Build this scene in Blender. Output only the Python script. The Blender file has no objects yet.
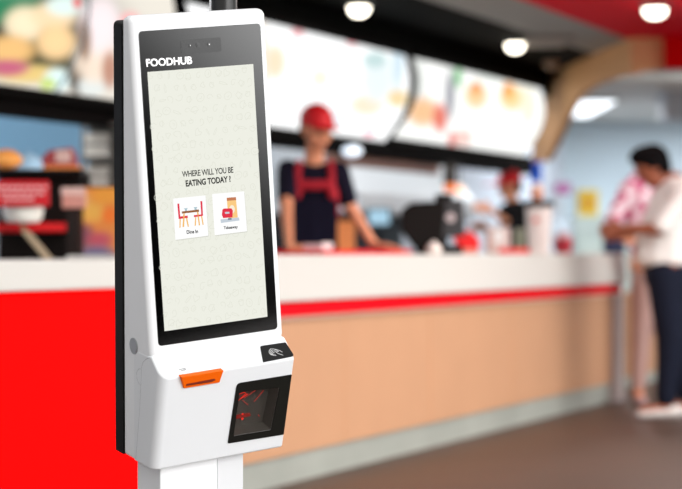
import bpy, bmesh, math, random
from mathutils import Vector, Matrix, Euler
random.seed(7)
SC = bpy.context.scene
COL = SC.collection
F = 2200.0; CX = 341.0; CY = 251.0; EYE = 1.02

# ------------------------------------------------------------------ helpers
def lin(c):
    r = []
    for v in c[:3]:
        v = v / 255.0
        r.append(v / 12.92 if v <= .04045 else ((v + .055) / 1.055) ** 2.4)
    return (r[0], r[1], r[2], 1)

def mat(name, c, rough=.5, metal=0, spec=.5, emit=None, es=0, noise=0, nscale=8, bump=0, coat=0, alpha=None):
    m = bpy.data.materials.new(name); m.use_nodes = True
    nt = m.node_tree; b = nt.nodes['Principled BSDF']
    b.inputs['Base Color'].default_value = lin(c)
    b.inputs['Roughness'].default_value = rough
    b.inputs['Metallic'].default_value = metal
    b.inputs['Specular IOR Level'].default_value = spec
    b.inputs['Coat Weight'].default_value = coat
    if emit:
        b.inputs['Emission Color'].default_value = lin(emit)
        b.inputs['Emission Strength'].default_value = es
    tc = nt.nodes.new('ShaderNodeTexCoord'); n = nt.nodes.new('ShaderNodeTexNoise')
    n.inputs['Scale'].default_value = nscale
    nt.links.new(tc.outputs['Object'], n.inputs['Vector'])
    if noise:
        mx = nt.nodes.new('ShaderNodeMix'); mx.data_type = 'RGBA'
        a = lin(c); mx.inputs[6].default_value = tuple(v * (1 - noise) for v in a[:3]) + (1,)
        mx.inputs[7].default_value = tuple(min(1, v * (1 + noise)) for v in a[:3]) + (1,)
        nt.links.new(n.outputs['Fac'], mx.inputs[0]); nt.links.new(mx.outputs[2], b.inputs['Base Color'])
    if bump:
        bp = nt.nodes.new('ShaderNodeBump'); bp.inputs['Strength'].default_value = bump
        bp.inputs['Distance'].default_value = .002
        nt.links.new(n.outputs['Fac'], bp.inputs['Height']); nt.links.new(bp.outputs['Normal'], b.inputs['Normal'])
    if alpha is not None:
        b.inputs['Alpha'].default_value = alpha
    return m

def vmat(name, emission=0, rough=.5):
    m = bpy.data.materials.new(name); m.use_nodes = True
    nt = m.node_tree; b = nt.nodes['Principled BSDF']
    a = nt.nodes.new('ShaderNodeAttribute'); a.attribute_name = 'ink'
    b.inputs['Roughness'].default_value = rough
    if emission:
        b.inputs['Base Color'].default_value = (0, 0, 0, 1)
        b.inputs['Specular IOR Level'].default_value = .1
        nt.links.new(a.outputs['Color'], b.inputs['Emission Color'])
        b.inputs['Emission Strength'].default_value = emission
    else:
        nt.links.new(a.outputs['Color'], b.inputs['Base Color'])
    return m

def link(name, me, m=None, parent=None, matrix=None, smooth=False):
    o = bpy.data.objects.new(name, me); COL.objects.link(o)
    if m is not None and me is not None:
        me.materials.clear()
        for mm in (m if isinstance(m, (list, tuple)) else [m]): me.materials.append(mm)
    if parent is not None: o.parent = parent
    if matrix is not None: o.matrix_basis = matrix
    if smooth and me is not None:
        for p in me.polygons: p.use_smooth = True
    return o

def build(name, bm, m, parent=None, matrix=None, smooth=False, bevel=0, seg=3, mods=None, normals=True):
    if normals: bmesh.ops.recalc_face_normals(bm, faces=bm.faces)
    me = bpy.data.meshes.new(name); bm.to_mesh(me); bm.free()
    if bevel or mods:
        t = bpy.data.objects.new('tmp', me); COL.objects.link(t)
        if bevel:
            b = t.modifiers.new('b', 'BEVEL'); b.width = bevel; b.segments = seg
            b.limit_method = 'ANGLE'; b.angle_limit = math.radians(28); b.harden_normals = True
            for p in me.polygons: p.use_smooth = True
        if mods: mods(t)
        dg = bpy.context.evaluated_depsgraph_get(); dg.update()
        me2 = bpy.data.meshes.new_from_object(t.evaluated_get(dg))
        bpy.data.objects.remove(t); me = me2; me.name = name
    o = link(name, me, m, parent, matrix)
    if smooth:
        for p in me.polygons: p.use_smooth = True
        try: me.set_sharp_from_angle(angle=math.radians(50))
        except Exception: pass
    return o

def thing(name, label, cat, loc=(0, 0, 0), rz=0, group=None):
    o = bpy.data.objects.new(name, None); COL.objects.link(o)
    o.empty_display_size = .1
    o.location = loc; o.rotation_euler = (0, 0, rz)
    o['label'] = label; o['category'] = cat
    if group: o['group'] = group
    return o
def tag(o, label, cat, group=None):
    o['label'] = label; o['category'] = cat
    if group: o['group'] = group
    return o
def struct(name, bm, m, **k):
    o = build(name, bm, m, **k); o['kind'] = 'structure'; return o

def prism(bm, pts, vec):
    """closed prism from a planar polygon (list of Vector) swept by vec"""
    a = [bm.verts.new(p) for p in pts]; b = [bm.verts.new(Vector(p) + vec) for p in pts]
    n = len(pts)
    bm.faces.new(a); bm.faces.new(b[::-1])
    for i in range(n):
        bm.faces.new((a[i], b[i], b[(i + 1) % n], a[(i + 1) % n]))
def box(bm, x0, x1, y0, y1, z0, z1, M=None):
    v = [Vector((x, y, z)) for x, y, z in ((x0, y0, z0), (x1, y0, z0), (x1, y1, z0), (x0, y1, z0))]
    if M: v = [M @ p for p in v]
    up = Vector((0, 0, z1 - z0))
    if M: up = M.to_3x3() @ up
    prism(bm, v, up)
def tube(bm, p0, p1, r0, r1=None, n=16, cap=True):
    r1 = r0 if r1 is None else r1
    p0 = Vector(p0); p1 = Vector(p1); d = (p1 - p0).normalized()
    a = d.orthogonal().normalized(); b = d.cross(a)
    R0 = []; R1 = []
    for i in range(n):
        t = 2 * math.pi * i / n; w = a * math.cos(t) + b * math.sin(t)
        R0.append(bm.verts.new(p0 + w * r0)); R1.append(bm.verts.new(p1 + w * r1))
    for i in range(n): bm.faces.new((R0[i], R0[(i + 1) % n], R1[(i + 1) % n], R1[i]))
    if cap: bm.faces.new(R0[::-1]); bm.faces.new(R1)
def lathe(bm, prof, c=(0, 0), n=24):
    rings = []
    for r, z in prof:
        rings.append([bm.verts.new((c[0] + r * math.cos(2 * math.pi * i / n), c[1] + r * math.sin(2 * math.pi * i / n), z)) for i in range(n)])
    for A, B in zip(rings, rings[1:]):
        for i in range(n): bm.faces.new((A[i], A[(i + 1) % n], B[(i + 1) % n], B[i]))
    bm.faces.new(rings[0][::-1]); bm.faces.new(rings[-1])
_SPH = {}
def ball(bm, c, r, u=12, v=8, M=None):
    if not hasattr(r, '__len__'): r = (r, r, r)
    if (u, v) not in _SPH:
        vs = [(0, 0, 1)] + [(math.sin(math.pi * j / v) * math.cos(2 * math.pi * i / u), math.sin(math.pi * j / v) * math.sin(2 * math.pi * i / u), math.cos(math.pi * j / v)) for j in range(1, v) for i in range(u)] + [(0, 0, -1)]
        fs = [(0, 1 + i, 1 + (i + 1) % u) for i in range(u)]
        for j in range(v - 2):
            a = 1 + j * u
            fs += [(a + i, a + u + i, a + u + (i + 1) % u, a + (i + 1) % u) for i in range(u)]
        a = 1 + (v - 2) * u; z = len(vs) - 1
        fs += [(a + i, z, a + (i + 1) % u) for i in range(u)]
        _SPH[u, v] = (vs, fs)
    vs, fs = _SPH[u, v]; c = Vector(c)
    if M is None: q = [bm.verts.new((c.x + x * r[0], c.y + y * r[1], c.z + z * r[2])) for x, y, z in vs]
    else: q = [bm.verts.new(M @ Vector((c.x + x * r[0], c.y + y * r[1], c.z + z * r[2]))) for x, y, z in vs]
    for f in fs: bm.faces.new([q[i] for i in f])
def strip(bm, pts, w, nrm):
    """flat ribbon along pts with width w lying in plane of normal nrm"""
    for a, b in zip(pts, pts[1:]):
        d = (b - a)
        if d.length < 1e-7: continue
        d.normalize(); s = d.cross(nrm) * w / 2; e = d * w * .3
        vs = [bm.verts.new(p) for p in (a - s - e, b - s + e, b + s + e, a + s - e)]
        bm.faces.new(vs)

# ------------------------------------------------------------------ where pixels stand in the place
OX, OY = -.266, 9.43
E1 = Vector((.3637, .9315, 0)); E2 = Vector((-.9315, .3637, 0))
def Ydel(px, d): return (d + 3.6775) / (.3637 - .9315 * (px - CX) / F)
def P(px, py, Y): return Vector(((px - CX) / F * Y, Y, EYE + (CY - py) / F * Y))
def S(px, d):
    Y = Ydel(px, d); p = Vector(((px - CX) / F * Y - OX, Y - OY, 0)); return p.dot(E1)
def Cp(s, d, z): return Vector((OX, OY, 0)) + E1 * s + E2 * d + Vector((0, 0, z))
CM = Matrix(((E1.x, E2.x, 0, OX), (E1.y, E2.y, 0, OY), (0, 0, 1, 0), (0, 0, 0, 1)))
CANG = math.atan2(E1.y, E1.x)
def proj(v): return (CX + F * v.x / v.y, CY - F * (v.z - EYE) / v.y)

# ------------------------------------------------------------------ camera
cam = bpy.data.cameras.new('camera'); co = bpy.data.objects.new('camera', cam); COL.objects.link(co)
co.location = (0, 0, EYE); co.rotation_euler = (math.radians(90), 0, 0)
cam.sensor_width = 36; cam.lens = 36 * F / 682; cam.shift_y = 6.5 / 682
cam.clip_end = 200
cam.dof.use_dof = True; cam.dof.focus_distance = 4.56; cam.dof.aperture_fstop = 116.1 / 36
SC.camera = co
SC.view_settings.view_transform = 'Standard'; SC.view_settings.look = 'None'
SC.view_settings.gamma = 1; SC.view_settings.exposure = 0

# ------------------------------------------------------------------ materials
M_white = mat('white_plastic', (243, 244, 245), .38, spec=.35)
M_shell = mat('white_shell', (236, 238, 240), .42, spec=.35)
M_black = mat('black_plastic', (22, 22, 22), .5, spec=.15)
M_glass = mat('black_glass', (2, 2, 2), .07, spec=.5); M_glass.node_tree.nodes['Principled BSDF'].inputs['IOR'].default_value = 1.95
M_cam = mat('camera_window', (3, 3, 3), .2, spec=.5); M_cam.node_tree.nodes['Principled BSDF'].inputs['IOR'].default_value = 1.75
M_disp = mat('display', (0, 0, 0), .4, spec=.1, emit=(237, 238, 227), es=1)
M_dood = mat('doodle_ink', (0, 0, 0), .4, spec=.1, emit=(224, 225, 212), es=1)
def emat(n, c): return mat(n, (0, 0, 0), .4, spec=.1, emit=c, es=1)
M_card = emat('card_white', (255, 255, 255)); M_cshadow = emat('card_drop_shadow', (212, 213, 203))
M_ink = emat('screen_ink', (6, 8, 6)); M_red_i = emat('icon_red', (226, 44, 68)); M_tan_i = emat('icon_tan', (244, 188, 104))
M_brn_i = emat('icon_brown', (150, 92, 48)); M_blu_i = emat('icon_blue', (170, 196, 206)); M_bag_i = emat('icon_bag', (250, 203, 130))
M_cop_i = emat('icon_copper', (196, 122, 84)); M_gry_i = emat('icon_grey', (198, 208, 218)); M_pale_i = emat('icon_pale', (250, 238, 215))
M_dgry_i = emat('icon_dark_grey', (120, 128, 150)); M_drk_red_i = emat('icon_dark_red', (200, 28, 50))
M_letter = mat('white_lettering', (250, 250, 250), .5, emit=(255, 255, 255), es=.35)
M_orange = mat('orange_plastic', (255, 106, 4), .5, spec=.15)
M_slot = mat('slot_dark', (120, 30, 0), .6)
M_pad = mat('reader_pad', (24, 24, 24), .5, spec=.2)
M_sign = mat('pad_icon', (205, 205, 205), .5)
M_cav = mat('scanner_cavity', (112, 106, 98), .35)
M_pane = mat('scanner_pane', (20, 20, 20), .05, alpha=.25)
M_laser = mat('scanner_laser', (90, 10, 8), .5, emit=(240, 50, 38), es=1.6)
M_laser2 = mat('scanner_laser_dim', (70, 15, 12), .5, emit=(170, 44, 36), es=.8)
M_lock = mat('lock_metal', (178, 180, 182), .35, metal=.6)
M_seam = mat('seam_grey', (170, 172, 174), .6)
M_grey_ic = mat('icon_print_grey', (110, 110, 110), .6)
M_post = mat('black_post', (22, 22, 20), .3)

# ------------------------------------------------------------------ KIOSK
YAW, TILT, ROLL = -.5926, -.2223, -.0179
TX, TY, TD = -.3343, .0439, 4.6
HH, WW, T1, DB, DT, ZB, FB, DL, ZL = .9105, .3124, .0344, .1599, .0692, -.2165, .1546, .1957, -.2534
def rot():
    a, b, c = YAW, TILT, ROLL
    Rz = Matrix(((math.cos(a), -math.sin(a), 0), (math.sin(a), math.cos(a), 0), (0, 0, 1)))
    B = Matrix(((1, 0, 0), (0, 0, 1), (0, -1, 0)))
    Rx = Matrix(((1, 0, 0), (0, math.cos(b), -math.sin(b)), (0, math.sin(b), math.cos(b))))
    Rr = Matrix(((math.cos(c), -math.sin(c), 0), (math.sin(c), math.cos(c), 0), (0, 0, 1)))
    Q = Matrix(((1, 0, 0), (0, 0, 1), (0, 1, 0)))
    return Q @ Rr @ Rx @ B @ Rz @ Matrix(((1, 0, 0), (0, -1, 0), (0, 0, 1)))
HM = rot().to_4x4(); HM.translation = Vector((TX, TD, EYE + TY))
HMi = HM.inverted()
def L(x, d, z): return Vector((x, -d, z))
def on_plane(px, py, o, n):
    """point of the head's own space where the sight line meets a plane of the head"""
    c = HMi @ Vector((0, 0, EYE)); q = HMi @ P(px, py, 1.0) - c
    return c + q * ((o - c).dot(n) / q.dot(n))
X1 = Vector((1, 0, 0))
f0 = L(0, DT, HH / 2); fdn = (L(0, FB, ZB) - f0).normalized()          # screen face
fn = X1.cross(-fdn).normalized()
if fn.y > 0: fn = -fn
b0 = L(0, DL, ZL); bdn = (L(0, DB, -HH / 2) - b0).normalized()         # front of the lower box
bn = X1.cross(-bdn).normalized()
if bn.y > 0: bn = -bn
l0 = L(0, FB, ZB); ldn = (b0 - l0).normalized(); ln = X1.cross(-ldn).normalized()
if ln.z < 0: ln = -ln
side_o = L(-WW / 2, 0, 0); side_n = Vector((-1, 0, 0))

kx, ky = -.335, 4.63
kiosk = thing('ordering_kiosk', 'white self-order touchscreen kiosk on a pedestal with a lit cream screen', 'kiosk', (kx, ky, 0))
KI = Matrix.Translation((-kx, -ky, 0))
HK = KI @ HM                                                            # head space -> kiosk space

def fpt(px, py, h=0.0, pl='f'):
    o, n = {'f': (f0, fn), 'b': (b0, bn), 'l': (l0, ln), 's': (side_o, side_n)}[pl]
    return on_plane(px, py, o + n * h, n)
def rounded(pts, r, k=5):
    out = []; n = len(pts)
    for i in range(n):
        p = pts[i]; a = (pts[i - 1] - p).normalized(); b = (pts[(i + 1) % n] - p).normalized()
        rr = r[i] if hasattr(r, '__len__') else r
        if rr <= 0: out.append(p.copy()); continue
        s = p + a * rr; e = p + b * rr
        for j in range(k + 1):
            t = j / k; out.append(s * (1 - t) ** 2 + p * 2 * t * (1 - t) + e * t * t)
    return out
NRM = {'f': fn, 'b': bn, 'l': ln, 's': side_n}
def plate(name, pxs, h0, th, m, parent, pl='f', r=0, bevel=0, label=None):
    n = NRM[pl]; pts = [fpt(x, y, 0, pl) + n * h0 for x, y in pxs]
    bm = bmesh.new(); prism(bm, rounded(pts, r) if r else pts, n * th)
    o = build(name, bm, m, parent, None if parent is not kiosk else HK, bevel=bevel, seg=2)
    if label: o['label'] = label
    return o

# back plate
bm = bmesh.new()
pts = [Vector((x, 0, z)) for x, z in ((-WW / 2 - .0008, HH / 2 - .008), (WW / 2, HH / 2 - .008), (WW / 2, -HH / 2), (-WW / 2 - .0008, -HH / 2))]
prism(bm, rounded(pts, (.012, .012, .001, .001)), Vector((0, -T1 + .0005, 0)))
build('back_plate', bm, M_black, kiosk, HK, bevel=.0015, seg=2)['label'] = 'thin black plate behind the white housing'

# upper housing: profile swept over the width
bm = bmesh.new()
ztop = HH / 2 + .0065
dtop = DT - (ztop - HH / 2) * (FB - DT) / (HH / 2 - ZB)
prof = [(T1, ztop), (dtop, ztop), (FB, ZB), (FB - .03, ZB - .03), (.105, -HH / 2 + .03), (T1, -HH / 2 + .03)]
prism(bm, [L(-WW / 2, d, z) for d, z in prof], Vector((WW + .005, 0, 0)))
build('screen_housing', bm, M_white, kiosk, HK, bevel=.0135, seg=6)

bm = bmesh.new()
prism(bm, [L(-WW / 2 - .0003, d, z) for d, z in ((T1 + .0005, ztop - .004), (.054, ztop - .004), (.088, -.20), (.088, -HH / 2 - .0005), (T1 + .0005, -HH / 2 - .0005))], Vector((WW + .0006, 0, 0)))
build('rear_housing', bm, M_white, kiosk, HK, bevel=.0085, seg=4)
# lower housing with rounded plan corners
def ring(front, z, back, hw, r, k=8, r2=.006):
    o = [(-hw, back)]
    for i in range(k + 1):
        t = math.pi / 2 * i / k; o.append((-hw + r - r * math.cos(t), front - r + r * math.sin(t)))
    for i in range(k + 1):
        t = math.pi / 2 * (1 - i / k); o.append((hw - r2 + r2 * math.cos(t), front - r2 + r2 * math.sin(t)))
    o.append((hw, back)); return o
hw = WW / 2 + .0006; bk = .078
bm = bmesh.new(); rr = .020
zbot = -HH / 2 - .001
rb = [bm.verts.new(L(x, d, zbot)) for x, d in ring(DB, 0, bk, hw, rr)]
slope = (ZL - ZB) / (DL - FB)
top = [(x + (.005 if x > 0 else 0), d) for x, d in ring(DL, 0, bk, hw, rr)]
def ztopf(d): return ZB if d < FB else ZB + slope * (d - FB)
rt = [bm.verts.new(L(x, d, ztopf(d))) for x, d in top]
la = bm.verts.new(L(-hw, FB, ZB)); lb = bm.verts.new(L(hw + .005, FB, ZB))
n = len(rb)
for i in range(n - 1):
    if i == 0: bm.faces.new((rb[0], rb[1], rt[1], la, rt[0]))
    elif i == n - 2: bm.faces.new((rb[i], rb[i + 1], rt[i + 1], lb, rt[i]))
    else: bm.faces.new((rb[i], rb[i + 1], rt[i + 1], rt[i]))
bm.faces.new((rb[-1], rb[0], rt[0], rt[-1])); bm.faces.new(rb[::-1])
bm.faces.new([la] + rt[1:-1] + [lb]); bm.faces.new((rt[0], la, lb, rt[-1]))
# window opening in the front of the box
cutb = bmesh.new()
win_in = [(239.0, 391.8), (279.3, 386.9), (270.6, 429.8), (233.2, 435.8)]
cp = [fpt(x, y, 0, 'b') for x, y in win_in]
prism(cutb, [p + bn * .02 for p in rounded(cp, .004)], bn * -.052)
bmesh.ops.recalc_face_normals(cutb, faces=cutb.faces)
cme = bpy.data.meshes.new('cut'); cutb.to_mesh(cme); cutb.free()
cutter = bpy.data.objects.new('cut', cme); COL.objects.link(cutter)
def addbool(t):
    m = t.modifiers.new('c', 'BOOLEAN'); m.operation = 'DIFFERENCE'; m.object = cutter; m.solver = 'EXACT'
build('lower_housing', bm, M_shell, kiosk, HK, bevel=.005, seg=4, mods=addbool)
bpy.data.objects.remove(cutter)

# bezel glass and display
bezel = plate('bezel_glass', [(138.2, 31.3), (260, 23.3), (277.3, 328.9), (158.2, 346.3)], .0002, .0012, M_glass, kiosk, r=(.009, .009, .009, .009), bevel=.0004)
disp = plate('display', [(147, 72), (252.8, 64), (267, 316.6), (164.2, 331.1)], .0012, .0006, M_disp, kiosk)
def sub(o, parent):
    o.parent = parent; return o
def fplate(name, pxs, h0, th, m, parent, r=0, pl='f', label=None):
    nrm = NRM[pl]; pts = [fpt(x, y, 0, pl) + nrm * h0 for x, y in pxs]
    bm = bmesh.new(); prism(bm, rounded(pts, r) if r else pts, nrm * th)
    o = build(name, bm, m, parent)                      # the parent already carries the head's transform
    if label: o['label'] = label
    return o
def multi(name, polys, h0, th, m, parent, pl='f', matrix=None, label=None):
    nrm = NRM[pl]; bm = bmesh.new()
    for pxs in polys:
        prism(bm, [fpt(x, y, 0, pl) + nrm * h0 for x, y in pxs], nrm * th)
    o = build(name, bm, m, parent, matrix)
    if label: o['label'] = label
    return o
def lettering(name, body, tl, tr, br, bl, h, m, parent, pl='f', bold=0.0, matrix=None, label=None, squeeze=1):
    cu = bpy.data.curves.new('t', 'FONT'); cu.body = body; cu.offset = bold; cu.resolution_u = 4; cu.space_character = squeeze
    t = bpy.data.objects.new('t', cu); COL.objects.link(t)
    dg = bpy.context.evaluated_depsgraph_get(); dg.update()
    me = bpy.data.meshes.new_from_object(t.evaluated_get(dg)); bpy.data.objects.remove(t)
    xs = [v.co.x for v in me.vertices]; ys = [v.co.y for v in me.vertices]
    x0, x1, y0, y1 = min(xs), max(xs), min(ys), max(ys)
    c = [fpt(x, y, 0, pl) + NRM[pl] * h for x, y in (tl, tr, br, bl)]
    for v in me.vertices:
        u = (v.co.x - x0) / (x1 - x0); w = (y1 - v.co.y) / (y1 - y0)
        v.co = (c[0] * (1 - u) + c[1] * u) * (1 - w) + (c[3] * (1 - u) + c[2] * u) * w
    o = link(name, me, m, parent, matrix)
    if label: o['label'] = label
    return o

# faint doodles on the screen's wallpaper
bm = bmesh.new()
dc = [fpt(147, 72), fpt(252.8, 64), fpt(267, 316.6), fpt(164.2, 331.1)]
DO = dc[0]; dux = (dc[1] - dc[0]); duy = (dc[3] - dc[0]); dw, dh = dux.length, duy.length; ux = dux.normalized(); uy = fdn.copy()
def doodle(cx, cy, k, sz, a):
    lists = []
    if k == 0: lists.append([(math.cos(t * .524) * .5, math.sin(t * .524) * .42) for t in range(13)]); lists.append([(-.2, 0), (0, -.15), (.2, 0)])
    elif k == 1: lists.append([(math.cos(t * .6) * .3, math.sin(t * .6) * .45) for t in range(9)] + [(.35, -.5)])
    elif k == 2: lists.append([(-.4, -.3), (.4, -.3), (.25, .35), (-.25, .35), (-.4, -.3)]); lists.append([(-.45, -.3), (-.2, -.5), (.2, -.5), (.45, -.3)])
    elif k == 3: lists.append([(0, -.5), (.12, -.1), (.1, .5), (-.1, .5), (-.12, -.1), (0, -.5)])
    elif k == 4: lists.append([(-.45, -.1), (.45, -.1), (.3, .3), (0, .4), (-.3, .3), (-.45, -.1)]); lists.append([(-.3, -.1), (0, -.4), (.3, -.1)])
    else: lists.append([(0, .5), (-.4, 0), (-.35, -.3), (0, -.15), (.35, -.3), (.4, 0), (0, .5)])
    for l in lists:
        q = [DO + fn * .0021 + ux * (cx + (x * math.cos(a) - y * math.sin(a)) * sz) + uy * (cy + (x * math.sin(a) + y * math.cos(a)) * sz) for x, y in l]
        strip(bm, q, .0009, fn)
cols, rows = 11, 22
for j in range(rows):
    for i in range(cols):
        doodle(dw * (i + .5 + random.uniform(-.15, .15) + (.25 if j % 2 else -.2)) / (cols + .2), dh * (j + .5 + random.uniform(-.12, .12)) / rows,
               random.randrange(6), random.uniform(.012, .020), random.uniform(-1, 1) + random.choice((0, 1.5, 3)))
g = build('doodle_pattern', bm, M_dood, disp, normals=False); g['kind'] = 'stuff'

lettering('headline_lettering', 'WHERE WILL YOU BE', (181.2, 171.2), (232.6, 166.6), (233, 172.7), (181.8, 177.3), .0022, M_ink, disp, bold=.014, squeeze=.93)
lettering('headline_lettering', 'EATING TODAY ?', (184.9, 180.2), (230, 175.6), (230.5, 182), (185.4, 186.8), .0022, M_ink, disp, bold=.034, squeeze=.98)
def Q1(pts): return [(x / 7.52 + 165, y / 7.52 + 180) for x, y in pts]
def Q2(pts): return [(x / 7.52 + 205, y / 7.52 + 180) for x, y in pts]
c1 = Q1([(58, 140), (300, 115), (322, 418), (75, 450)]); c2 = Q2([(50, 105), (290, 85), (312, 385), (70, 415)])
for c, nm in ((c1, 'dine in choice card'), (c2, 'takeaway choice card')):
    fplate('card_shadow', [(x + .5, y + .9) for x, y in c], .0018, .0002, M_cshadow, disp, r=.002)  # drop shadow drawn as part of the screen artwork
    o = fplate('choice_card', c, .0018, .0006, M_card, disp, r=.0018); o['label'] = nm
H1 = .0025
multi('chair_icon', [Q1(p) for p in ([(88, 178), (102, 176), (111, 290), (98, 292)], [(98, 275), (165, 267), (168, 284), (98, 293)],
      [(261, 159), (275, 157), (281, 268), (269, 270)], [(212, 264), (270, 258), (270, 271), (213, 279)])], H1, .0002, M_red_i, disp)
multi('table_leg_icon', [Q1(p) for p in ([(105, 293), (114, 292), (112, 358), (104, 360)], [(152, 285), (162, 284), (175, 350), (166, 352)],
      [(222, 279), (230, 278), (227, 343), (218, 345)], [(266, 271), (275, 270), (286, 335), (278, 338)],
      [(133, 252), (144, 251), (139, 352), (127, 354)], [(235, 240), (246, 239), (259, 340), (250, 342)])], H1, .0002, M_tan_i, disp)
multi('tabletop_icon', [Q1([(121, 236), (250, 221), (251, 238), (122, 252)])], H1 + .0003, .0002, M_brn_i, disp)
multi('bowl_icon', [Q1(p) for p in ([(136, 213), (168, 210), (160, 221), (146, 223)], [(148, 222), (158, 221), (162, 231), (144, 233)],
      [(210, 205), (240, 202), (232, 213), (218, 215)], [(220, 214), (230, 213), (236, 222), (214, 224)])], H1, .0002, M_blu_i, disp)
lettering('card_lettering', 'Dine In', *Q1([(157, 378), (242, 370), (244, 398), (159, 406)]), H1 + .0002, M_ink, disp, bold=.03)
multi('tray_icon', [Q2([(112, 296), (250, 281), (255, 304), (115, 323)])], H1, .0002, M_gry_i, disp)
multi('paper_bag_icon', [Q2([(160, 156), (229, 151), (242, 281), (172, 288)])], H1, .0002, M_bag_i, disp)
multi('bag_fold_icon', [Q2([(158, 133), (228, 128), (230, 151), (160, 157)])], H1, .0002, M_cop_i, disp)
multi('bag_label_icon', [Q2([(198 + 21 * math.cos(t / 2.546), 220 + 32 * math.sin(t / 2.546)) for t in range(16)])], H1 + .0003, .0002, M_pale_i, disp)
multi('meal_box_icon', [Q2([(125, 222), (136, 214), (192, 212), (203, 228), (201, 280), (131, 286), (121, 262)])], H1 + .0006, .0002, M_red_i, disp)
multi('box_handle_icon', [Q2([(143, 240), (176, 238), (177, 252), (146, 254)])], H1 + .0009, .0002, M_gry_i, disp)
multi('cup_base_icon', [Q2([(168, 287), (193, 285), (195, 298), (166, 300)])], H1 + .0004, .0002, M_dgry_i, disp)
lettering('card_lettering', 'Takeaway', *Q2([(135, 348), (241, 339), (243, 369), (137, 377)]), H1 + .0002, M_ink, disp, bold=.03)

# logo lettering, camera bar
lg = lettering('logo_lettering', 'FOODHUB', (145.4, 59), (191.6, 56.2), (191.9, 64), (146.2, 66.9), .0016, M_letter, kiosk, bold=.03, matrix=HK, squeeze=1.0)
slits = [[(154.2, 62.4), (154.8, 62.4), (154.9, 66.4), (154.3, 66.4)], [(161.2, 62), (161.8, 62), (161.9, 66), (161.3, 66)]]
multi('logo_cutlery_cut', slits, .0017, .0002, M_cam, lg)
cb = plate('camera_bar', [(180.2, 40), (220.2, 37.2), (221, 51.6), (181, 54.4)], .0013, .0006, M_cam, kiosk, r=.005)
for (cx, cy, r) in ((189.6, 45.6, .003), (197.6, 45.1, .005), (208.5, 44.5, .004)):
    bm = bmesh.new(); c = fpt(cx, cy) + fn * .0018
    tube(bm, c, c + fn * .0008, r, n=20); tube(bm, c, c + fn * .0014, r * .62, n=20)
    build('camera_lens', bm, M_glass, cb)
for (cx, cy, r) in ((189.6, 45.6, .0009), (208.5, 44.3, .0011)):
    bm = bmesh.new(); c = fpt(cx, cy) + fn * .003
    tube(bm, c, c + fn * .0004, r, n=12); build('indicator_dot', bm, M_letter, cb)

# receipt slot: orange mouth hooked over the lip of the ledge
bm = bmesh.new()
a, b_, c, d = [fpt(x, y, 0, 'b') for x, y in ((179.3, 375.6), (221.8, 368.8), (218.6, 381.8), (183.0, 387.7))]
pr = .009
v = [bm.verts.new(p) for p in (a - bn * .004 , b_ - bn * .004, c - bn * .002, d - bn * .002)]
w = [bm.verts.new(p) for p in (a + bn * pr - X1 * -.001, b_ + bn * pr - X1 * .001, c + bn * .004, d + bn * .004)]
bm.faces.new(v[::-1]); bm.faces.new(w)
for i in range(4): bm.faces.new((v[i], v[(i + 1) % 4], w[(i + 1) % 4], w[i]))
rs = build('receipt_slot', bm, M_orange, kiosk, HK, bevel=.0008, seg=2); rs['label'] = 'orange receipt slot mouth'
sa = [fpt(x, y, .0075, 'b') for x, y in ((187, 384.2), (214.6, 379.0), (216.0, 380.2), (212, 382.2), (186.6, 386.2))]
bm = bmesh.new(); prism(bm, [p - bn * .002 for p in sa], bn * .001)
build('slot_gap', bm, M_slot, rs)
multi('printer_symbol', [[(178.8, 369.4), (183.6, 368.5), (183.7, 369.1), (178.9, 370)], [(183.4, 368.2), (186.2, 369.0), (184.6, 370.7), (184.2, 370.4), (184.9, 369.5), (183.3, 368.9)],
      [(181, 370.4), (184, 369.9), (184.1, 370.5), (181.1, 371)]], .0003, .0002, M_grey_ic, kiosk, pl='l', matrix=HK)

# contactless pad with hand-and-waves symbol
pad = plate('contactless_pad', [(260.0, 346.4), (285.4, 342.6), (294.2, 356.4), (263.0, 362.6)], .0003, .0014, M_pad, kiosk, pl='l', r=(.004, .003, .007, .001), bevel=.0004)
bm = bmesh.new()
def lp(x, y): return fpt(x / 13.64 + 250, y / 13.64 + 335, 0, 'l') + ln * .0021
for k in range(4):
    q = [lp(262 + 13 * k + 10 * math.cos(t) * 0 + 14 * (1 - (t / 1.0) ** 2), 240 + 9 * k * .6 + t * (46 - 5 * k)) for t in [-1, -.6, -.2, .2, .6, 1]]
    q = [lp(285 + 15 * k - (34 - 2 * k) * (1 - (t ** 2)) * .9, 236 + 9 * k + t * (44 - 6 * k)) for t in [-1, -.6, -.2, .2, .6, 1]]
    strip(bm, q, .0013, ln)
for q in ([(300, 195), (350, 205), (400, 220), (435, 240)], [(330, 215), (352, 240), (385, 232)], [(352, 240), (380, 262), (415, 272), (445, 282)], [(335, 205), (370, 222)], [(330, 270), (350, 290)]):
    strip(bm, [lp(x, y) for x, y in q], .0013, ln)
build('contactless_symbol', bm, M_sign, pad, normals=False)

# scanner window
fr = [(236.6, 383.2), (293.2, 374.0), (283.2, 434.2), (227.4, 443.2)]
bm = bmesh.new()
outer = [fpt(x, y, 0, 'b') for x, y in fr]
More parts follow.
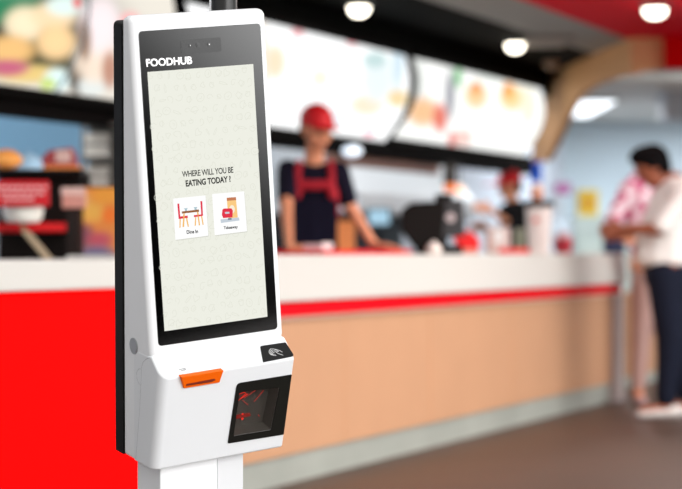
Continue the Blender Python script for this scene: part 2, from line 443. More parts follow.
# keep the frame on the flat front of the box
for p in outer: p.x = min(p.x, WW / 2 + .0005)
outer = rounded(outer, (.010, .001, .001, .004), k=6); inner = rounded([fpt(x, y, 0, 'b') for x, y in win_in], .004, k=6)
def loopv(pts, h): return [bm.verts.new(p + bn * h) for p in pts]
o1, o2, i2, i1 = loopv(outer, .0003), loopv(outer, .0022), loopv(inner, .0022), loopv(inner, .0003)
N = len(outer)
for A, B in ((o1, o2), (o2, i2), (i2, i1), (i1, o1)):
    for i in range(N): bm.faces.new((A[i], A[(i + 1) % N], B[(i + 1) % N], B[i]))
M_frame = mat('scanner_frame_black', (24, 24, 21), .35, spec=.3)
sf = build('scanner_frame', bm, M_frame, kiosk, HK)
# cavity liner: open box set in the opening
bm = bmesh.new()
ctr = sum((fpt(x, y, 0, 'b') for x, y in win_in), Vector()) / 4
fr1 = [p + bn * .0002 for p in inner]; mid = [ctr + (p - ctr) * .86 + bn * -.026 for p in inner]
r1 = [bm.verts.new(ctr + (p - ctr) * .995) for p in fr1]; r2 = [bm.verts.new(p) for p in mid]
for i in range(N): bm.faces.new((r1[i], r1[(i + 1) % N], r2[(i + 1) % N], r2[i]))
bm.faces.new(r2)
cav = build('scanner_cavity', bm, M_cav, kiosk, HK, normals=False)
def cpt(x, y, h=-.022): return fpt(x / 8.525 + 220, y / 8.525 + 370, h, 'b')
for q, wd in (([(165, 205), (205, 190), (222, 200), (155, 262)], .0014), ([(175, 245), (235, 205)], .002), ([(205, 240), (300, 175)], .0008), ([(290, 270), (370, 175)], .0008), ([(190, 255), (240, 300)], .0006),
              ([(405, 460), (440, 320)], .0007), ([(460, 400), (472, 360)], .0012), ([(485, 160), (510, 165)], .0012), ([(498, 170), (500, 210)], .0006), ([(325, 380), (335, 395)], .0008)):
    bm = bmesh.new(); strip(bm, [cpt(x, y) for x, y in q], wd, bn); build('laser_beam', bm, M_laser, cav, normals=False)
for x, y, r in ((192, 375, .0022), (190, 415, .0026), (402, 465, .0012)):
    bm = bmesh.new(); c = cpt(x, y); tube(bm, c, c + bn * .001, r, n=12); build('laser_dot', bm, M_laser, cav)
multi_p = [(x / 8.525 + 220, y / 8.525 + 370) for x, y in ((133, 435), (305, 405), (312, 432), (128, 470))]
bm = bmesh.new(); prism(bm, [fpt(x, y, 0, 'b') + bn * -.0245 for x, y in multi_p], bn * .001)
build('laser_window', bm, M_laser2, cav)
bm = bmesh.new(); prism(bm, [ctr + (p - ctr) * .99 for p in inner], bn * .0008)
build('scanner_pane', bm, M_pane, kiosk, HK)

# round lock and panel seams on the left side
bm = bmesh.new()
c = fpt(134, 346, 0, 's'); tube(bm, c, c + side_n * .0012, .0172, n=32)
tube(bm, c, c + side_n * .002, .015, n=32)
lk = build('side_lock', bm, M_lock, kiosk, HK, smooth=True); lk['label'] = 'round grey metal cover on the side'
bm = bmesh.new(); c = fpt(141, 377, 0, 's') + side_n * .0008
strip(bm, [c + Vector((0, math.cos(t * .196) * .017, math.sin(t * .196) * .017)) for t in range(-8, 9)], .0008, side_n)
build('side_seam', bm, M_seam, kiosk, HK, normals=False)
bm = bmesh.new(); strip(bm, [fpt(x, y, 0, 's') + side_n * .0009 for x, y in ((150.5, 357.6), (146.5, 359), (143.5, 362), (142, 367), (141.6, 376), (140, 410), (137.2, 446), (136.2, 459))], .0008, side_n)
build('side_seam', bm, M_seam, kiosk, HK, normals=False)

# pedestal (upright), foot plate and the black post behind the head
PR = Matrix.Rotation(.5926, 4, 'Z')
def ped(px, Y): return Vector(((px - CX) / F * Y, Y, 0))
pc = ped(160.3, 4.53)                                                  # nearest vertical edge of the column
exx = Vector((math.cos(.5926), math.sin(.5926), 0)); eyy = Vector((-math.sin(.5926), math.cos(.5926), 0))
LK = lambda v: v - Vector((kx, ky, 0))
def colbox(bm, x0, x1, y0, y1, z0, z1):
    prism(bm, [LK(pc + exx * x + eyy * y + Vector((0, 0, z0))) for x, y in ((x0, y0), (x1, y0), (x1, y1), (x0, y1))], Vector((0, 0, z1 - z0)))
bm = bmesh.new(); colbox(bm, 0, .1993, 0, .099, .012, .632)
pd = build('pedestal_column', bm, M_white, kiosk, bevel=.003)
bm = bmesh.new(); colbox(bm, .1356, .1985, -.002, .0, .03, .60); build('service_panel', bm, mat('panel_grey', (222, 223, 225), .4), pd, bevel=.0008)
bm = bmesh.new(); colbox(bm, -.12, .32, -.16, .42, 0, .012); build('foot_plate', bm, M_white, kiosk, bevel=.004)
pp = ped(224, 4.84)
bm = bmesh.new(); tube(bm, LK(pp + Vector((0, 0, .012))), LK(pp + Vector((0, 0, 1.86))), .0287, n=32)
post = build('post', bm, M_post, kiosk, smooth=True); post['label'] = 'round black post rising behind the kiosk head'
bm = bmesh.new(); q = ped(210.3, 4.83); tube(bm, LK(q + Vector((0, 0, .012))), LK(q + Vector((0, 0, 1.84))), .0022, n=8)
build('cable_conduit', bm, M_white, kiosk, smooth=True)
bm = bmesh.new()                                                       # arm that carries the head on the post
prism(bm, [LK(Vector(v)) for v in ((-.30, 4.66, 1.0), (-.22, 4.70, 1.0), (-.22, 4.85, 1.0), (-.28, 4.85, 1.0))], Vector((0, 0, .09)))
build('mounting_bracket', bm, M_black, kiosk, bevel=.004)
# ------------------------------------------------------------------ SETTING
def wnoise(c, **k): return mat('m_' + str(c), c, noise=.05, **k)
M_floor = mat('floor_vinyl', (76, 58, 47), .45, spec=.25, noise=.45, nscale=.8)
M_laminate = mat('peach_laminate', (190, 145, 112), .5, spec=.25, noise=.05, nscale=3)
M_redp = mat('red_laminate', (255, 0, 0), .8, spec=.05)
M_slab = mat('white_slab', (205, 203, 197), .5, spec=.2)
M_strip = mat('red_strip', (210, 2, 22), .6, spec=.1)
M_kick = mat('brushed_kick_plate', (160, 164, 156), .5, metal=.1, noise=.2, nscale=3)
M_cblack = mat('ceiling_black', (5, 5, 4), .8, spec=.05)
M_cgrey = mat('ceiling_grey', (170, 170, 164), .6)
M_cred = mat('ceiling_red', (250, 4, 40), .7, spec=.1)
M_wred = mat('wall_red', (215, 2, 8), .8, spec=.05)
M_beige = mat('beige_arch', (236, 180, 126), .6, noise=.06, nscale=2)
M_kwall = mat('kitchen_wall', (172, 178, 188), .4, noise=.04, nscale=2)
M_bwall = mat('far_wall', (206, 224, 236), .5, noise=.05, nscale=1.5)
M_ceil2 = mat('far_ceiling', (208, 208, 204), .6)

bm = bmesh.new(); box(bm, -7, 9, 2.2, 30, -.1, 0); struct('floor', bm, M_floor)
def cpoly(name, s0, s1, d0, d1, z0, z1, m):
    bm = bmesh.new(); box(bm, s0, s1, d0, d1, z0, z1, CM); return struct(name, bm, m)
cpoly('ceiling', -7, 10.3, .85, 1.7, 2.6, 2.7, M_cblack)
cpoly('ceiling', -4.5, 10.6, .30, .85, 2.6, 2.7, M_cgrey)  # grey strip paints the light the dark ceiling reflects
cpoly('ceiling', -1.5, 10.6, -3.2, .30, 2.6, 2.7, M_cred)
bm = bmesh.new(); box(bm, -1, 8, 19.72, 26.2, 2.55, 2.65); struct('ceiling', bm, M_ceil2)
cpoly('wall_back', -8, 16, 3.2, 3.35, 0, 3.0, M_kwall)
bm = bmesh.new(); box(bm, 1.6, 8, 26, 26.2, 0, 2.7); struct('wall_far', bm, M_bwall)
# black bulkhead over the menu boards
cpoly('trim_1', -7, S(556, 1.75), 1.7, 1.9, 2.40, 2.72, M_cblack)
cpoly('trim_2', -7, S(545, 1.75), 1.86, 1.98, 1.70, 1.86, mat('board_underside', (12, 8, 7), .8, spec=.1))
# arch: beige wall with a curved opening, and the red wall beside it
A1 = P(557, 70, 19.2); A2 = P(631, 37, 16.3); A3 = P(663.5, 37, 16.3); ad = (A2 - A1); ad.z = 0; ad.normalize(); an = Vector((-ad.y, ad.x, 0))
if an.y < 0: an = -an
def apt(px, py=None, z=None):
    u = (px - CX) / F; q = Vector((u, 1, 0)); t = A1.dot(an) / q.dot(an)
    return Vector((u * t, t, z if z is not None else EYE + (CY - py) / F * t))
pts = [apt(532, 162), apt(545, 161), apt(552, 148), apt(560, 130), apt(566, 116), apt(572, 104), apt(581, 93), apt(594, 85), apt(612, 77.5), apt(631, 74), apt(631, z=2.6), apt(532, z=2.6)]
bm = bmesh.new(); prism(bm, pts, an * .06); struct('wall_arch', bm, M_beige)
bm = bmesh.new(); prism(bm, [P(631, 74, 16.3), P(648, 71, 16.3), P(663.5, 69, 16.3), Vector((A3.x, 16.3, 2.6)), Vector((A2.x, 16.3, 2.6))], Vector((0, .06, 0))); struct('wall_beam', bm, M_beige)
zr = EYE + (CY - 68) / F * 16.2
bm = bmesh.new(); box(bm, A3.x, A3.x + 2.2, 16.2, 16.35, zr, 2.6); struct('wall_red', bm, M_wred)
bm = bmesh.new(); box(bm, P(665, 0, 21).x, P(665, 0, 21).x + .9, 21, 21.5, EYE + (CY - 118) / F * 21, 2.6); struct('trim_3', bm, mat('pillar_grey', (180, 188, 198), .6))

# ------------------------------------------------------------------ COUNTER
ct = thing('service_counter', 'long peach-fronted service counter with a thick white top and red stripe', 'counter', Cp(0, 0, 0), CANG)
sa, sb = S(200, 0), S(616, 0)
def cb_(name, s0, s1, d0, d1, z0, z1, m, parent, bevel=0, off=0.0):
    bm = bmesh.new(); box(bm, s0 - off, s1 - off, d0, d1, z0, z1); return build(name, bm, m, parent, bevel=bevel)
cb_('front_panel', sa, sb, .03, .57, .13, .72, M_laminate, ct)
cb_('kick_plate', sa, sb, .045, .6, 0, .13, M_kick, ct)
for px in (345, 430, 512):
    q = S(px, .03); cb_('panel_joint', q - .004, q + .004, .028, .031, .13, .72, mat('joint', (196, 146, 108), .6), ct)
cb_('red_stripe', sa, S(621, 0), .0, .57, .735, .80, M_strip, ct)
cb_('stripe_edge', sa, S(627, 0), .012, .57, .72, .735, mat('stripe_edge_pale', (206, 176, 158), .4), ct)
cb_('worktop', sa, S(625, 0), -.02, .60, .80, 1.003, M_slab, ct, bevel=.008)
cb_('end_post', sb, sb + .22, .0, .1, 0, .72, mat('end_post_grey', (190, 176, 172), .5), ct)
rc = thing('service_counter', 'glossy red-fronted counter section with white top left of the kiosk', 'counter', Cp(0, 0, 0), CANG)
cb_('front_panel', S(-130, 0), sa - .01, -.01, .57, 0, .885, M_redp, rc)
cb_('worktop', S(-130, 0), sa - .01, -.03, .60, .885, .988, M_slab, rc, bevel=.008)
lw = thing('low_partition', 'low peach partition continuing beyond the counter behind the customer in white', 'partition', Cp(0, 0, 0), CANG)
cb_('panel', S(629, .3), S(700, .3), .30, .38, 0.08, .715, M_laminate, lw)
cb_('base', S(629, .3), S(700, .3), .31, .37, 0, .08, M_kick, lw)

# ------------------------------------------------------------------ MENU BOARDS
def mixblobs(px, py, base, blobs):
    c = list(base)
    for bx, by, rx, ry, col in blobs:
        t = ((px - bx) / rx) ** 2 + ((py - by) / ry) ** 2
        w = 1 / (1 + math.exp((t - 1) * 4)) if t < 6 else 0
        c = [c[i] * (1 - w) + col[i] * w for i in range(3)]
    return c
def bprof(t):     # forward/back bow of the board from top (0) to bottom (1)
    return 1.60 - .06 * math.sin(math.pi * t) + .16 * t * t
M_menu = vmat('menu_picture', 1.15)
M_bframe = mat('board_frame', (8, 7, 6), .8, spec=.08)
def board(x0, x1, zt, zb, base, blobs, label, gaps):
    s0, s1 = S(x0, 1.62), S(x1, 1.62)
    org = Cp(s0, 1.6, 0)
    t = thing('menu_board', label, 'menu board', Cp((s0 + s1) / 2, 1.6, zb), 0, 'lit menu boards over the counter')
    inv = Vector(t.location)
    bm = bmesh.new(); lay = bm.loops.layers.float_color.new('ink')
    nu, nv = max(40, int((x1 - x0) * .9)), 44
    G = [[None] * (nv + 1) for _ in range(nu + 1)]; C_ = {}
    for i in range(nu + 1):
        for j in range(nv + 1):
            v = j / nv; s = s0 + (s1 - s0) * i / nu
            e = 0
            # rounded ends
            p = Cp(s, bprof(v) - .004, zt + (zb - zt) * v)
            G[i][j] = bm.verts.new(p - inv)
            C_[G[i][j]] = mixblobs(*proj(p), base, blobs)
    for i in range(nu):
        for j in range(nv):
            f = bm.faces.new((G[i][j], G[i][j + 1], G[i + 1][j + 1], G[i + 1][j]))
            for l in f.loops: l[lay] = tuple(C_[l.vert]) + (1,)
    build('menu_picture', bm, M_menu, t, normals=False)
    bm = bmesh.new()
    for j in range(nv):
        v0, v1 = j / nv, (j + 1) / nv
        a, b = bprof(v0), bprof(v1)
        za, zb_ = zt + (zb - zt) * v0, zt + (zb - zt) * v1
        q = [Cp(s0 - .03, a, za), Cp(s1 + .03, a, za), Cp(s1 + .03, b, zb_), Cp(s0 - .03, b, zb_)]
        prism(bm, [p - inv for p in q], E2 * .07)
    build('casing', bm, M_bframe, t, normals=True)
    bm = bmesh.new()
    prism(bm, [p - inv for p in (Cp(s0 - .03, 1.55, zt), Cp(s1 + .03, 1.55, zt), Cp(s1 + .03, 1.7, zt), Cp(s0 - .03, 1.7, zt))], Vector((0, 0, .05)))
    prism(bm, [p - inv for p in (Cp(s0 - .03, 1.74, zb - .05), Cp(s1 + .03, 1.74, zb - .05), Cp(s1 + .03, 1.84, zb - .05), Cp(s0 - .03, 1.84, zb - .05))], Vector((0, 0, .05)))
    build('rail', bm, M_bframe, t)
    bm = bmesh.new()
    for gx in gaps:
        s = S(gx, 1.6)
        for j in range(0, nv, 4):
            v0, v1 = j / nv, (j + 4) / nv
            q = [Cp(s - .012, bprof(v0) - .008, zt + (zb - zt) * v0), Cp(s + .012, bprof(v0) - .008, zt + (zb - zt) * v0), Cp(s + .012, bprof(v1) - .008, zt + (zb - zt) * v1), Cp(s - .012, bprof(v1) - .008, zt + (zb - zt) * v1)]
            prism(bm, [p - inv for p in q], E2 * .01)
    if gaps: build('divider', bm, mat('divider_pale', (150, 170, 180), .5), t)
    return t
w_ = (1.0, 1.0, 1.0)
L_ = lambda *c: lin(c)[:3]
board(-130, 166, 2.47, 1.83, L_(232, 226, 214), [
    (20, 20, 90, 46, L_(30, 40, 28)), (5, 8, 40, 16, L_(40, 130, 90)), (75, 45, 22, 30, L_(56, 52, 38)), (30, 55, 60, 22, L_(58, 66, 46)),
    (25, 24, 20, 17, L_(255, 236, 200)), (54, 16, 22, 14, L_(250, 222, 180)), (56, 42, 19, 17, L_(255, 216, 160)), (10, 50, 24, 14, L_(245, 196, 128)),
    (65, 6, 18, 10, L_(225, 245, 240)), (77, 3, 4, 5, L_(230, 40, 50)), (28, 74, 34, 9, L_(235, 205, 130)), (8, 68, 20, 8, L_(200, 100, 130)), (57, 80, 13, 11, L_(225, 250, 250)), (48, 84, 8, 6, L_(200, 220, 120)),
    (77, 80, 8, 14, L_(70, 60, 52)), (92, 86, 14, 9, L_(225, 232, 230)), (96, 60, 22, 22, L_(245, 225, 205)), (100, 25, 20, 28, L_(250, 236, 238)), (85, 40, 6, 20, L_(150, 120, 100)), (110, 70, 8, 18, L_(190, 140, 120)),
    (130, 20, 10, 8, L_(245, 180, 180)), (60, -40, 200, 30, L_(236, 236, 225))],
    'largest lit menu board, at the upper left, with burger pictures on dark ground', [82])
board(182, 402, 2.41, 1.80, (1.05, 1.06, 1.06), [
    (275, 62, 10, 16, L_(250, 222, 190)), (298, 32, 6, 5, L_(240, 170, 175)), (352, 42, 5, 4, L_(235, 120, 130)), (320, 78, 8, 8, L_(250, 240, 215)),
    (367, 105, 16, 10, L_(246, 228, 200)), (378, 80, 16, 22, L_(228, 238, 240)), (398, 98, 10, 9, L_(240, 210, 150)), (262, 60, 6, 40, L_(240, 225, 205)), (375, 60, 12, 8, L_(190, 215, 215)),
    (369, 134, 5, 3, L_(240, 150, 170)), (340, 118, 14, 7, L_(235, 245, 250)), (398, 60, 6, 30, L_(205, 225, 235))],
    'long white lit menu board above the worker in the red cap', [])
board(410, 538, 2.41, 1.84, (1.02, 1.03, 1.0), [
    (418, 85, 8, 28, L_(222, 226, 222)), (423, 112, 16, 14, L_(240, 190, 140)), (450, 95, 5, 24, L_(150, 150, 160)), (440, 118, 7, 14, L_(225, 110, 90)),
    (476, 96, 11, 12, L_(250, 205, 150)), (476, 88, 5, 6, L_(235, 150, 80)), (512, 98, 12, 12, L_(252, 214, 150)), (508, 90, 5, 8, L_(240, 160, 70)), (458, 76, 4, 12, L_(120, 190, 130)), (463, 138, 9, 8, L_(240, 200, 190)),
    (500, 74, 24, 7, L_(236, 244, 236)), (528, 106, 7, 18, L_(245, 240, 215)), (452, 140, 4, 8, L_(220, 120, 110))],
    'smaller lit menu board at the end of the row next to the beige arch', [])

# ------------------------------------------------------------------ CEILING LAMPS
M_lamp = mat('lamp_face', (255, 255, 255), .5, emit=(255, 246, 226), es=6)
M_lring = mat('lamp_ring', (60, 60, 58), .4)
def lamp(px, py, rad, label, es=None, power=10):
    Y = (2.6 - EYE) * F / (CY - py); p = P(px, py, Y)
    t = thing('ceiling_light', label, 'ceiling light', (p.x, p.y, 2.6), 0, 'round downlights')
    bm = bmesh.new(); lathe(bm, [(rad + .02, -.001), (rad + .02, -.012), (rad, -.03), (rad - .004, -.001)], n=32); build('trim_ring', bm, M_lring, t, smooth=True)
    bm = bmesh.new(); lathe(bm, [(rad - .002, -.002), (rad - .002, -.04), (rad * .85, -.07), (rad * .45, -.09)], n=32); build('diffuser', bm, es or M_lamp, t, smooth=True)
    ld = bpy.data.lights.new('l', 'SPOT'); ld.energy = power; ld.spot_size = math.radians(150); ld.spot_blend = .6; ld.shadow_soft_size = .08; ld.color = (1, .95, .86)
    lo = bpy.data.objects.new('downlight_lamp', ld); COL.objects.link(lo); lo.location = (p.x, p.y, 2.52)
    return t
lamp(359, 2, .070, 'round ceiling downlight at the top centre, above the worker', power=45)
lamp(515, 40, .070, 'round ceiling downlight just above the end menu board', power=45)
lamp(655, 4, .078, 'round ceiling downlight set in the red ceiling', power=60)
# dim square fixture and dome camera beside
pY = (2.6 - EYE) * F / (CY - 39)
t = thing('ceiling_vent', 'pale ceiling fitting between the lamps over the end menu board', 'vent', P(548, 39, pY) * 1.0)
t.location.z = 2.6
bm = bmesh.new(); box(bm, -.2, .16, -.35, .35, -.03, 0); build('plate', bm, mat('vent_pale', (150, 140, 132), .5), t, bevel=.005)
bm = bmesh.new()
for k in range(5): box(bm, -.17, .13, -.28 + k * .13, -.22 + k * .13, -.038, -.03)
build('slats', bm, mat('vent_slats', (190, 182, 170), .5), t)
pY = 18.3; p = P(551, 62, pY)
t = thing('dome_camera', 'small pale dome camera under the dark ceiling beside the arch', 'security camera', (p.x, p.y, p.z))
bm = bmesh.new(); ball(bm, (0, 0, 0), (.065, .065, .06), 20, 14); build('dome', bm, mat('dome_pale', (190, 165, 150), .3), t, smooth=True)
bm = bmesh.new(); tube(bm, (0, 0, .02), (0, 0, 2.6 - p.z), .045, n=20); build('mount', bm, M_lring, t, smooth=True)
# light panel in the far room
pY = 1.53 * F / (CY - 106); p = P(586, 106, pY); p_panel = p.copy()
t = thing('ceiling_light', 'bright rectangular ceiling light panel seen through the arch', 'ceiling light', (p.x, p.y, 2.55))
bm = bmesh.new(); box(bm, -.19, .19, -1.3, 1.3, -.03, 0); build('frame', bm, M_cgrey, t)
bm = bmesh.new(); box(bm, -.17, .17, -1.25, 1.25, -.04, -.03); build('diffuser', bm, mat('panel_lamp', (255, 255, 255), .5, emit=(240, 248, 255), es=2.0), t)

# ------------------------------------------------------------------ PEOPLE
def chain(bm, pts, k=.35):
    """tapered limb: list of (x,y,z,rx[,ry[,rz]]) joined by overlapping ellipsoids"""
    for a, b in zip(pts, pts[1:]):
        pa, pb = Vector(a[:3]), Vector(b[:3])
        ra = list(a[3:]) ; rb = list(b[3:])
        while len(ra) < 3: ra.append(ra[0] if len(ra) < 2 else min(ra[0], ra[1]))
        while len(rb) < 3: rb.append(rb[0] if len(rb) < 2 else min(rb[0], rb[1]))
        m = min(min(ra), min(rb)); n = max(1, int((pb - pa).length / (m * k)) )
        for i in range(n + 1):
            t = i / n; ball(bm, pa.lerp(pb, t), [ra[j] * (1 - t) + rb[j] * t for j in range(3)], 12, 8)
def skinned(name, bm, m, parent, vox=.011, sm=4):
    def mods(t):
        r = t.modifiers.new('r', 'REMESH'); r.mode = 'VOXEL'; r.voxel_size = vox
        s = t.modifiers.new('s', 'SMOOTH'); s.factor = .5; s.iterations = sm
    return build(name, bm, m, parent, mods=mods, smooth=True)
def hand(bm, w, d, side, up=(0, 0, 1), curl=.35):
    """palm and five fingers from wrist w along d; side = direction of the thumb"""
    w = Vector(w); d = Vector(d).normalized(); s = Vector(side); s = (s - d * s.dot(d)).normalized(); u = s.cross(d).normalized()
    if u.z < 0: u = -u
    for t in range(5):
        for q in (-1, -.33, .33, 1):
            ball(bm, w + d * (.015 + .018 * t) + s * q * (.022 + .003 * t), .014, 10, 6)
    for i, (q, ln_) in enumerate(((1, .066), (.35, .076), (-.33, .070), (-1, .054))):
        p = w + d * .09 + s * q * .034; dd = d.copy() + s * q * .12
        r = .0095
        for k in range(3):
            dd = (dd - u * curl * (.35 + .3 * k)).normalized(); e = p + dd * ln_ * (.42 - .07 * k)
            chain(bm, [tuple(p) + (r,), tuple(e) + (r * .93,)], .5); p = e; r *= .93
    p = w + d * .03 + s * .034; e = p + (d * .55 + s * .7).normalized() * .04; g = e + (d * .95 + s * .25 - u * .2).normalized() * .034
    chain(bm, [tuple(p) + (.013,), tuple(e) + (.012,), tuple(g) + (.010,)], .5)
def head(bm, c, f, R=(.077, .096, .118)):
    """c centre, f facing direction (may look down)"""
    c = Vector(c); f = Vector(f).normalized(); r = f.cross(Vector((0, 0, 1))).normalized(); u = r.cross(f)
    M = Matrix(((r.x, f.x, u.x, c.x), (r.y, f.y, u.y, c.y), (r.z, f.z, u.z, c.z), (0, 0, 0, 1)))
    def e(p, rad):
        ball(bm, p, rad, 16, 12, M)
    e((0, -.008, .028), (R[0], R[1], .088)); e((0, .018, -.03), (.060, .070, .078)); e((0, .045, -.085), (.030, .030, .026))
    e((0, .095, -.012), (.012, .018, .016)); e((0, .088, .012), (.009, .010, .028)); e((0, .080, -.052), (.026, .014, .010))
    for q in (-1, 1):
        e((q * .078, -.004, 0), (.010, .020, .030)); e((q * .034, .075, .028), (.024, .014, .008)); e((q * .045, .05, -.02), (.02, .03, .025))
    return M
def face_bits(t, M, hairm):
    em = mat('eye_dark', (30, 22, 20), .3)
    for q in (-1, 1):
        bm = bmesh.new(); ball(bm, (q * .031, .082, .008), .0105, 10, 8, M); build('eye', bm, em, t, smooth=True)
        bm = bmesh.new(); ball(bm, (q * .032, .09, .03), (.018, .006, .004), 10, 6, M); build('eyebrow', bm, hairm, t, smooth=True)
    bm = bmesh.new(); bmesh.ops.create_uvsphere(bm, u_segments=12, v_segments=6, radius=1, matrix=M @ Matrix.Translation((0, .0935, -.053)) @ Matrix.Diagonal((.022, .005, .006, 1)))
    build('lips', bm, mat('lips', (150, 78, 70), .5), t, smooth=True)
def hair(t, M, m, hs=1.0, full=True):
    bm = bmesh.new()
    def e(p, rad): ball(bm, p, rad, 20, 14, M)
    e((0, -.020, .042), (.083 * hs, .094 * hs, .086 * hs)); e((0, -.055, -.005), (.070 * hs, .055 * hs, .07 * hs))
    if full: e((0, .02, .085 * hs), (.07 * hs, .07 * hs, .045 * hs))
    return skinned('hair', bm, m, t, .008, 2)
def cap(t, M, m, bl=1.0):
    bm = bmesh.new()
    def e(p, rad): ball(bm, p, rad, 20, 14, M)
    e((0, -.012, .062), (.088, .104, .086)); e((0, .05, .045), (.078, .06, .03)); e((0, -.012, .148), (.012, .012, .008))
    c = skinned('cap', bm, m, t, .008, 2)
    bm = bmesh.new()
    n = 14; A = []; B = []
    for i in range(n + 1):
        a = math.pi * i / n
        A.append(M @ Vector((math.cos(a) * .076, .055 + math.sin(a) * .035, .045))); B.append(M @ Vector((math.cos(a) * .080, .075 + math.sin(a) * .095 * bl, .030 + .012 * math.sin(a))))
    upv = (M.to_3x3() @ Vector((0, 0, 1))) * .006
    va = [bm.verts.new(p) for p in A]; vb = [bm.verts.new(p) for p in B]; wa = [bm.verts.new(p + upv) for p in A]; wb = [bm.verts.new(p + upv) for p in B]
    for i in range(n):
        bm.faces.new((va[i], va[i + 1], vb[i + 1], vb[i])); bm.faces.new((wa[i], wb[i], wb[i + 1], wa[i + 1])); bm.faces.new((vb[i], vb[i + 1], wb[i + 1], wb[i]))
        bm.faces.new((va[i], wa[i], wa[i + 1], va[i + 1]))
    bm.faces.new((va[0], vb[0], wb[0], wa[0])); bm.faces.new((va[n], wa[n], wb[n], vb[n]))
    build('brim', bm, m, c, smooth=True)
M_skin = mat('skin_tan', (222, 150, 112), .6, noise=.06); M_skin_d = mat('skin_brown', (150, 84, 58), .55, noise=.06)
M_hair = mat('hair_black', (9, 7, 8), .8, spec=.1); M_caps = mat('cap_red', (215, 12, 26), .6); M_navy = mat('navy_cloth', (22, 20, 36), .8, spec=.1, noise=.2, nscale=20)
M_apr = mat('apron_dark', (18, 17, 34), .8, spec=.1, noise=.2, nscale=20); M_rcl = mat('red_cloth', (170, 14, 36), .8)
M_blk = mat('black_cloth', (24, 24, 26), .8, spec=.1); M_wht = mat('white_cotton', (232, 228, 224), .8, noise=.04, nscale=10)
M_jean = mat('dark_denim', (22, 26, 40), .8, spec=.1, noise=.2, nscale=20); M_shoe = mat('white_shoe', (214, 208, 204), .5)

def legs(bm, hx, hz, fx, fy, k=1.0, y0=0, r=1.0):
    for q in (-1, 1):
        chain(bm, [(q * hx, y0, hz, .085 * r), (q * (hx + fx) / 2, y0 - .02, hz * .53, .058 * r), (q * fx, fy, .09, .038 * r)])
def shoes(t, pts, m, f):
    for (x, y) in pts:
        bm = bmesh.new(); f_ = Vector(f).normalized()
        chain(bm, [(x - f_.x * .05, y - f_.y * .05, .045, .042, .042, .040), (x + f_.x * .08, y + f_.y * .08, .038, .042, .042, .033), (x + f_.x * .17, y + f_.y * .17, .03, .038, .038, .026)])
        skinned('shoe', bm, m, t, .009, 3)

# --- worker in red cap behind the counter, hands on the tray
WY = 11.85; wx = (313 - CX) / F * WY
wk = thing('person', 'person in red cap and dark bib apron with red straps leaning on the counter', 'person', (wx, WY, 0))
kk = WY / F
def wp(px, py, y=0): return (((px - CX) / F * (WY + y)) - wx, y, EYE + (CY - py) / F * (WY + y))
sc = 1.0
lh = wp(289, 246, -.62); rh = wp(373, 243.5, -.02)
shl = (-.135, .0, 1.455); shr = (.14, .0, 1.445)
el = wp(286, 209, -.28); er = wp(350, 206, -.02)
bm = bmesh.new()
Mh = head(bm, (.018, -.02, 1.665), (.62, -1, -.30), (.082, .1, .12))
chain(bm, [(0, .015, 1.45, .06, .055, .05), (.008, 0, 1.57, .05, .052, .05)])
chain(bm, [(-.05, .01, 1.43, .10, .075, .06), (.05, .01, 1.43, .10, .075, .06)])
chain(bm, [(0, .0, 1.36, .135, .095, .1), (0, 0, 1.15, .115, .085, .1), (0, 0, .98, .135, .10, .1)])
legs(bm, .075, .92, .11, 0)
chain(bm, [shl + (.048,), el + (.037,), lh + (.024,)]); chain(bm, [shr + (.048,), er + (.037,), rh + (.024,)])
hand(bm, lh, (.35, -1, -.12), (1, .2, 0), curl=.12); hand(bm, rh, (.95, -.3, -.16), (.3, 1, 0), curl=.12)
for q in (-1, 1): chain(bm, [(q * .11, 0, .08, .035), (q * .115, -.12, .04, .033)])
skinned('body', bm, M_skin, wk, .0085, 2)
face_bits(wk, Mh, M_hair); hair(wk, Mh, M_hair, full=False); cap(wk, Mh, M_caps)
bm = bmesh.new()
chain(bm, [(-.06, .01, 1.435, .105, .085, .062), (.06, .01, 1.43, .105, .085, .062)])
chain(bm, [(0, .0, 1.38, .148, .105, .1), (0, 0, 1.15, .13, .098, .1), (0, 0, .93, .15, .115, .1)])
chain(bm, [shl + (.062,), tuple(Vector(shl).lerp(Vector(el), .72)) + (.054,)]); chain(bm, [shr + (.062,), tuple(Vector(shr).lerp(Vector(er), .78)) + (.054,)])
skinned('shirt', bm, M_navy, wk, .011, 3)
bm = bmesh.new(); box(bm, -.135, .135, -.13, -.112, .72, 1.30); 
chain(bm, [(-.0, -.035, 1.27, .125, .098, .05), (0, -.035, .9, .14, .11, .08), (0, -.03, .66, .15, .10, .05)])
skinned('apron', bm, M_apr, wk, .011, 3)
bm = bmesh.new()
for q in (-1, 1):
    chain(bm, [(q * .085 + .01, -.05, 1.495, .020, .02, .02), (q * .092 + .01, -.095, 1.40, .021, .02, .03), (q * .090 + .01, -.118, 1.32, .022, .018, .03)], .6)
chain(bm, [(-.09, -.118, 1.375, .02, .016, .028), (0.0, -.122, 1.37, .03, .016, .028), (.10, -.118, 1.375, .02, .016, .028)], .6)
chain(bm, [(.118, -.105, 1.32, .022, .02, .05), (.122, -.10, 1.22, .022, .02, .03)], .6)
skinned('apron_straps', bm, M_rcl, wk, .009, 2)['label'] = 'red apron straps and chest band'
bm = bmesh.new(); legs(bm, .075, .92, .11, 0, r=1.18); chain(bm, [(-.06, 0, .93, .1), (.06, 0, .93, .1)]); skinned('trousers', bm, M_blk, wk, .012, 3)
shoes(wk, [(-.11, -.02), (.11, -.02)], M_blk, (0, -1, 0))

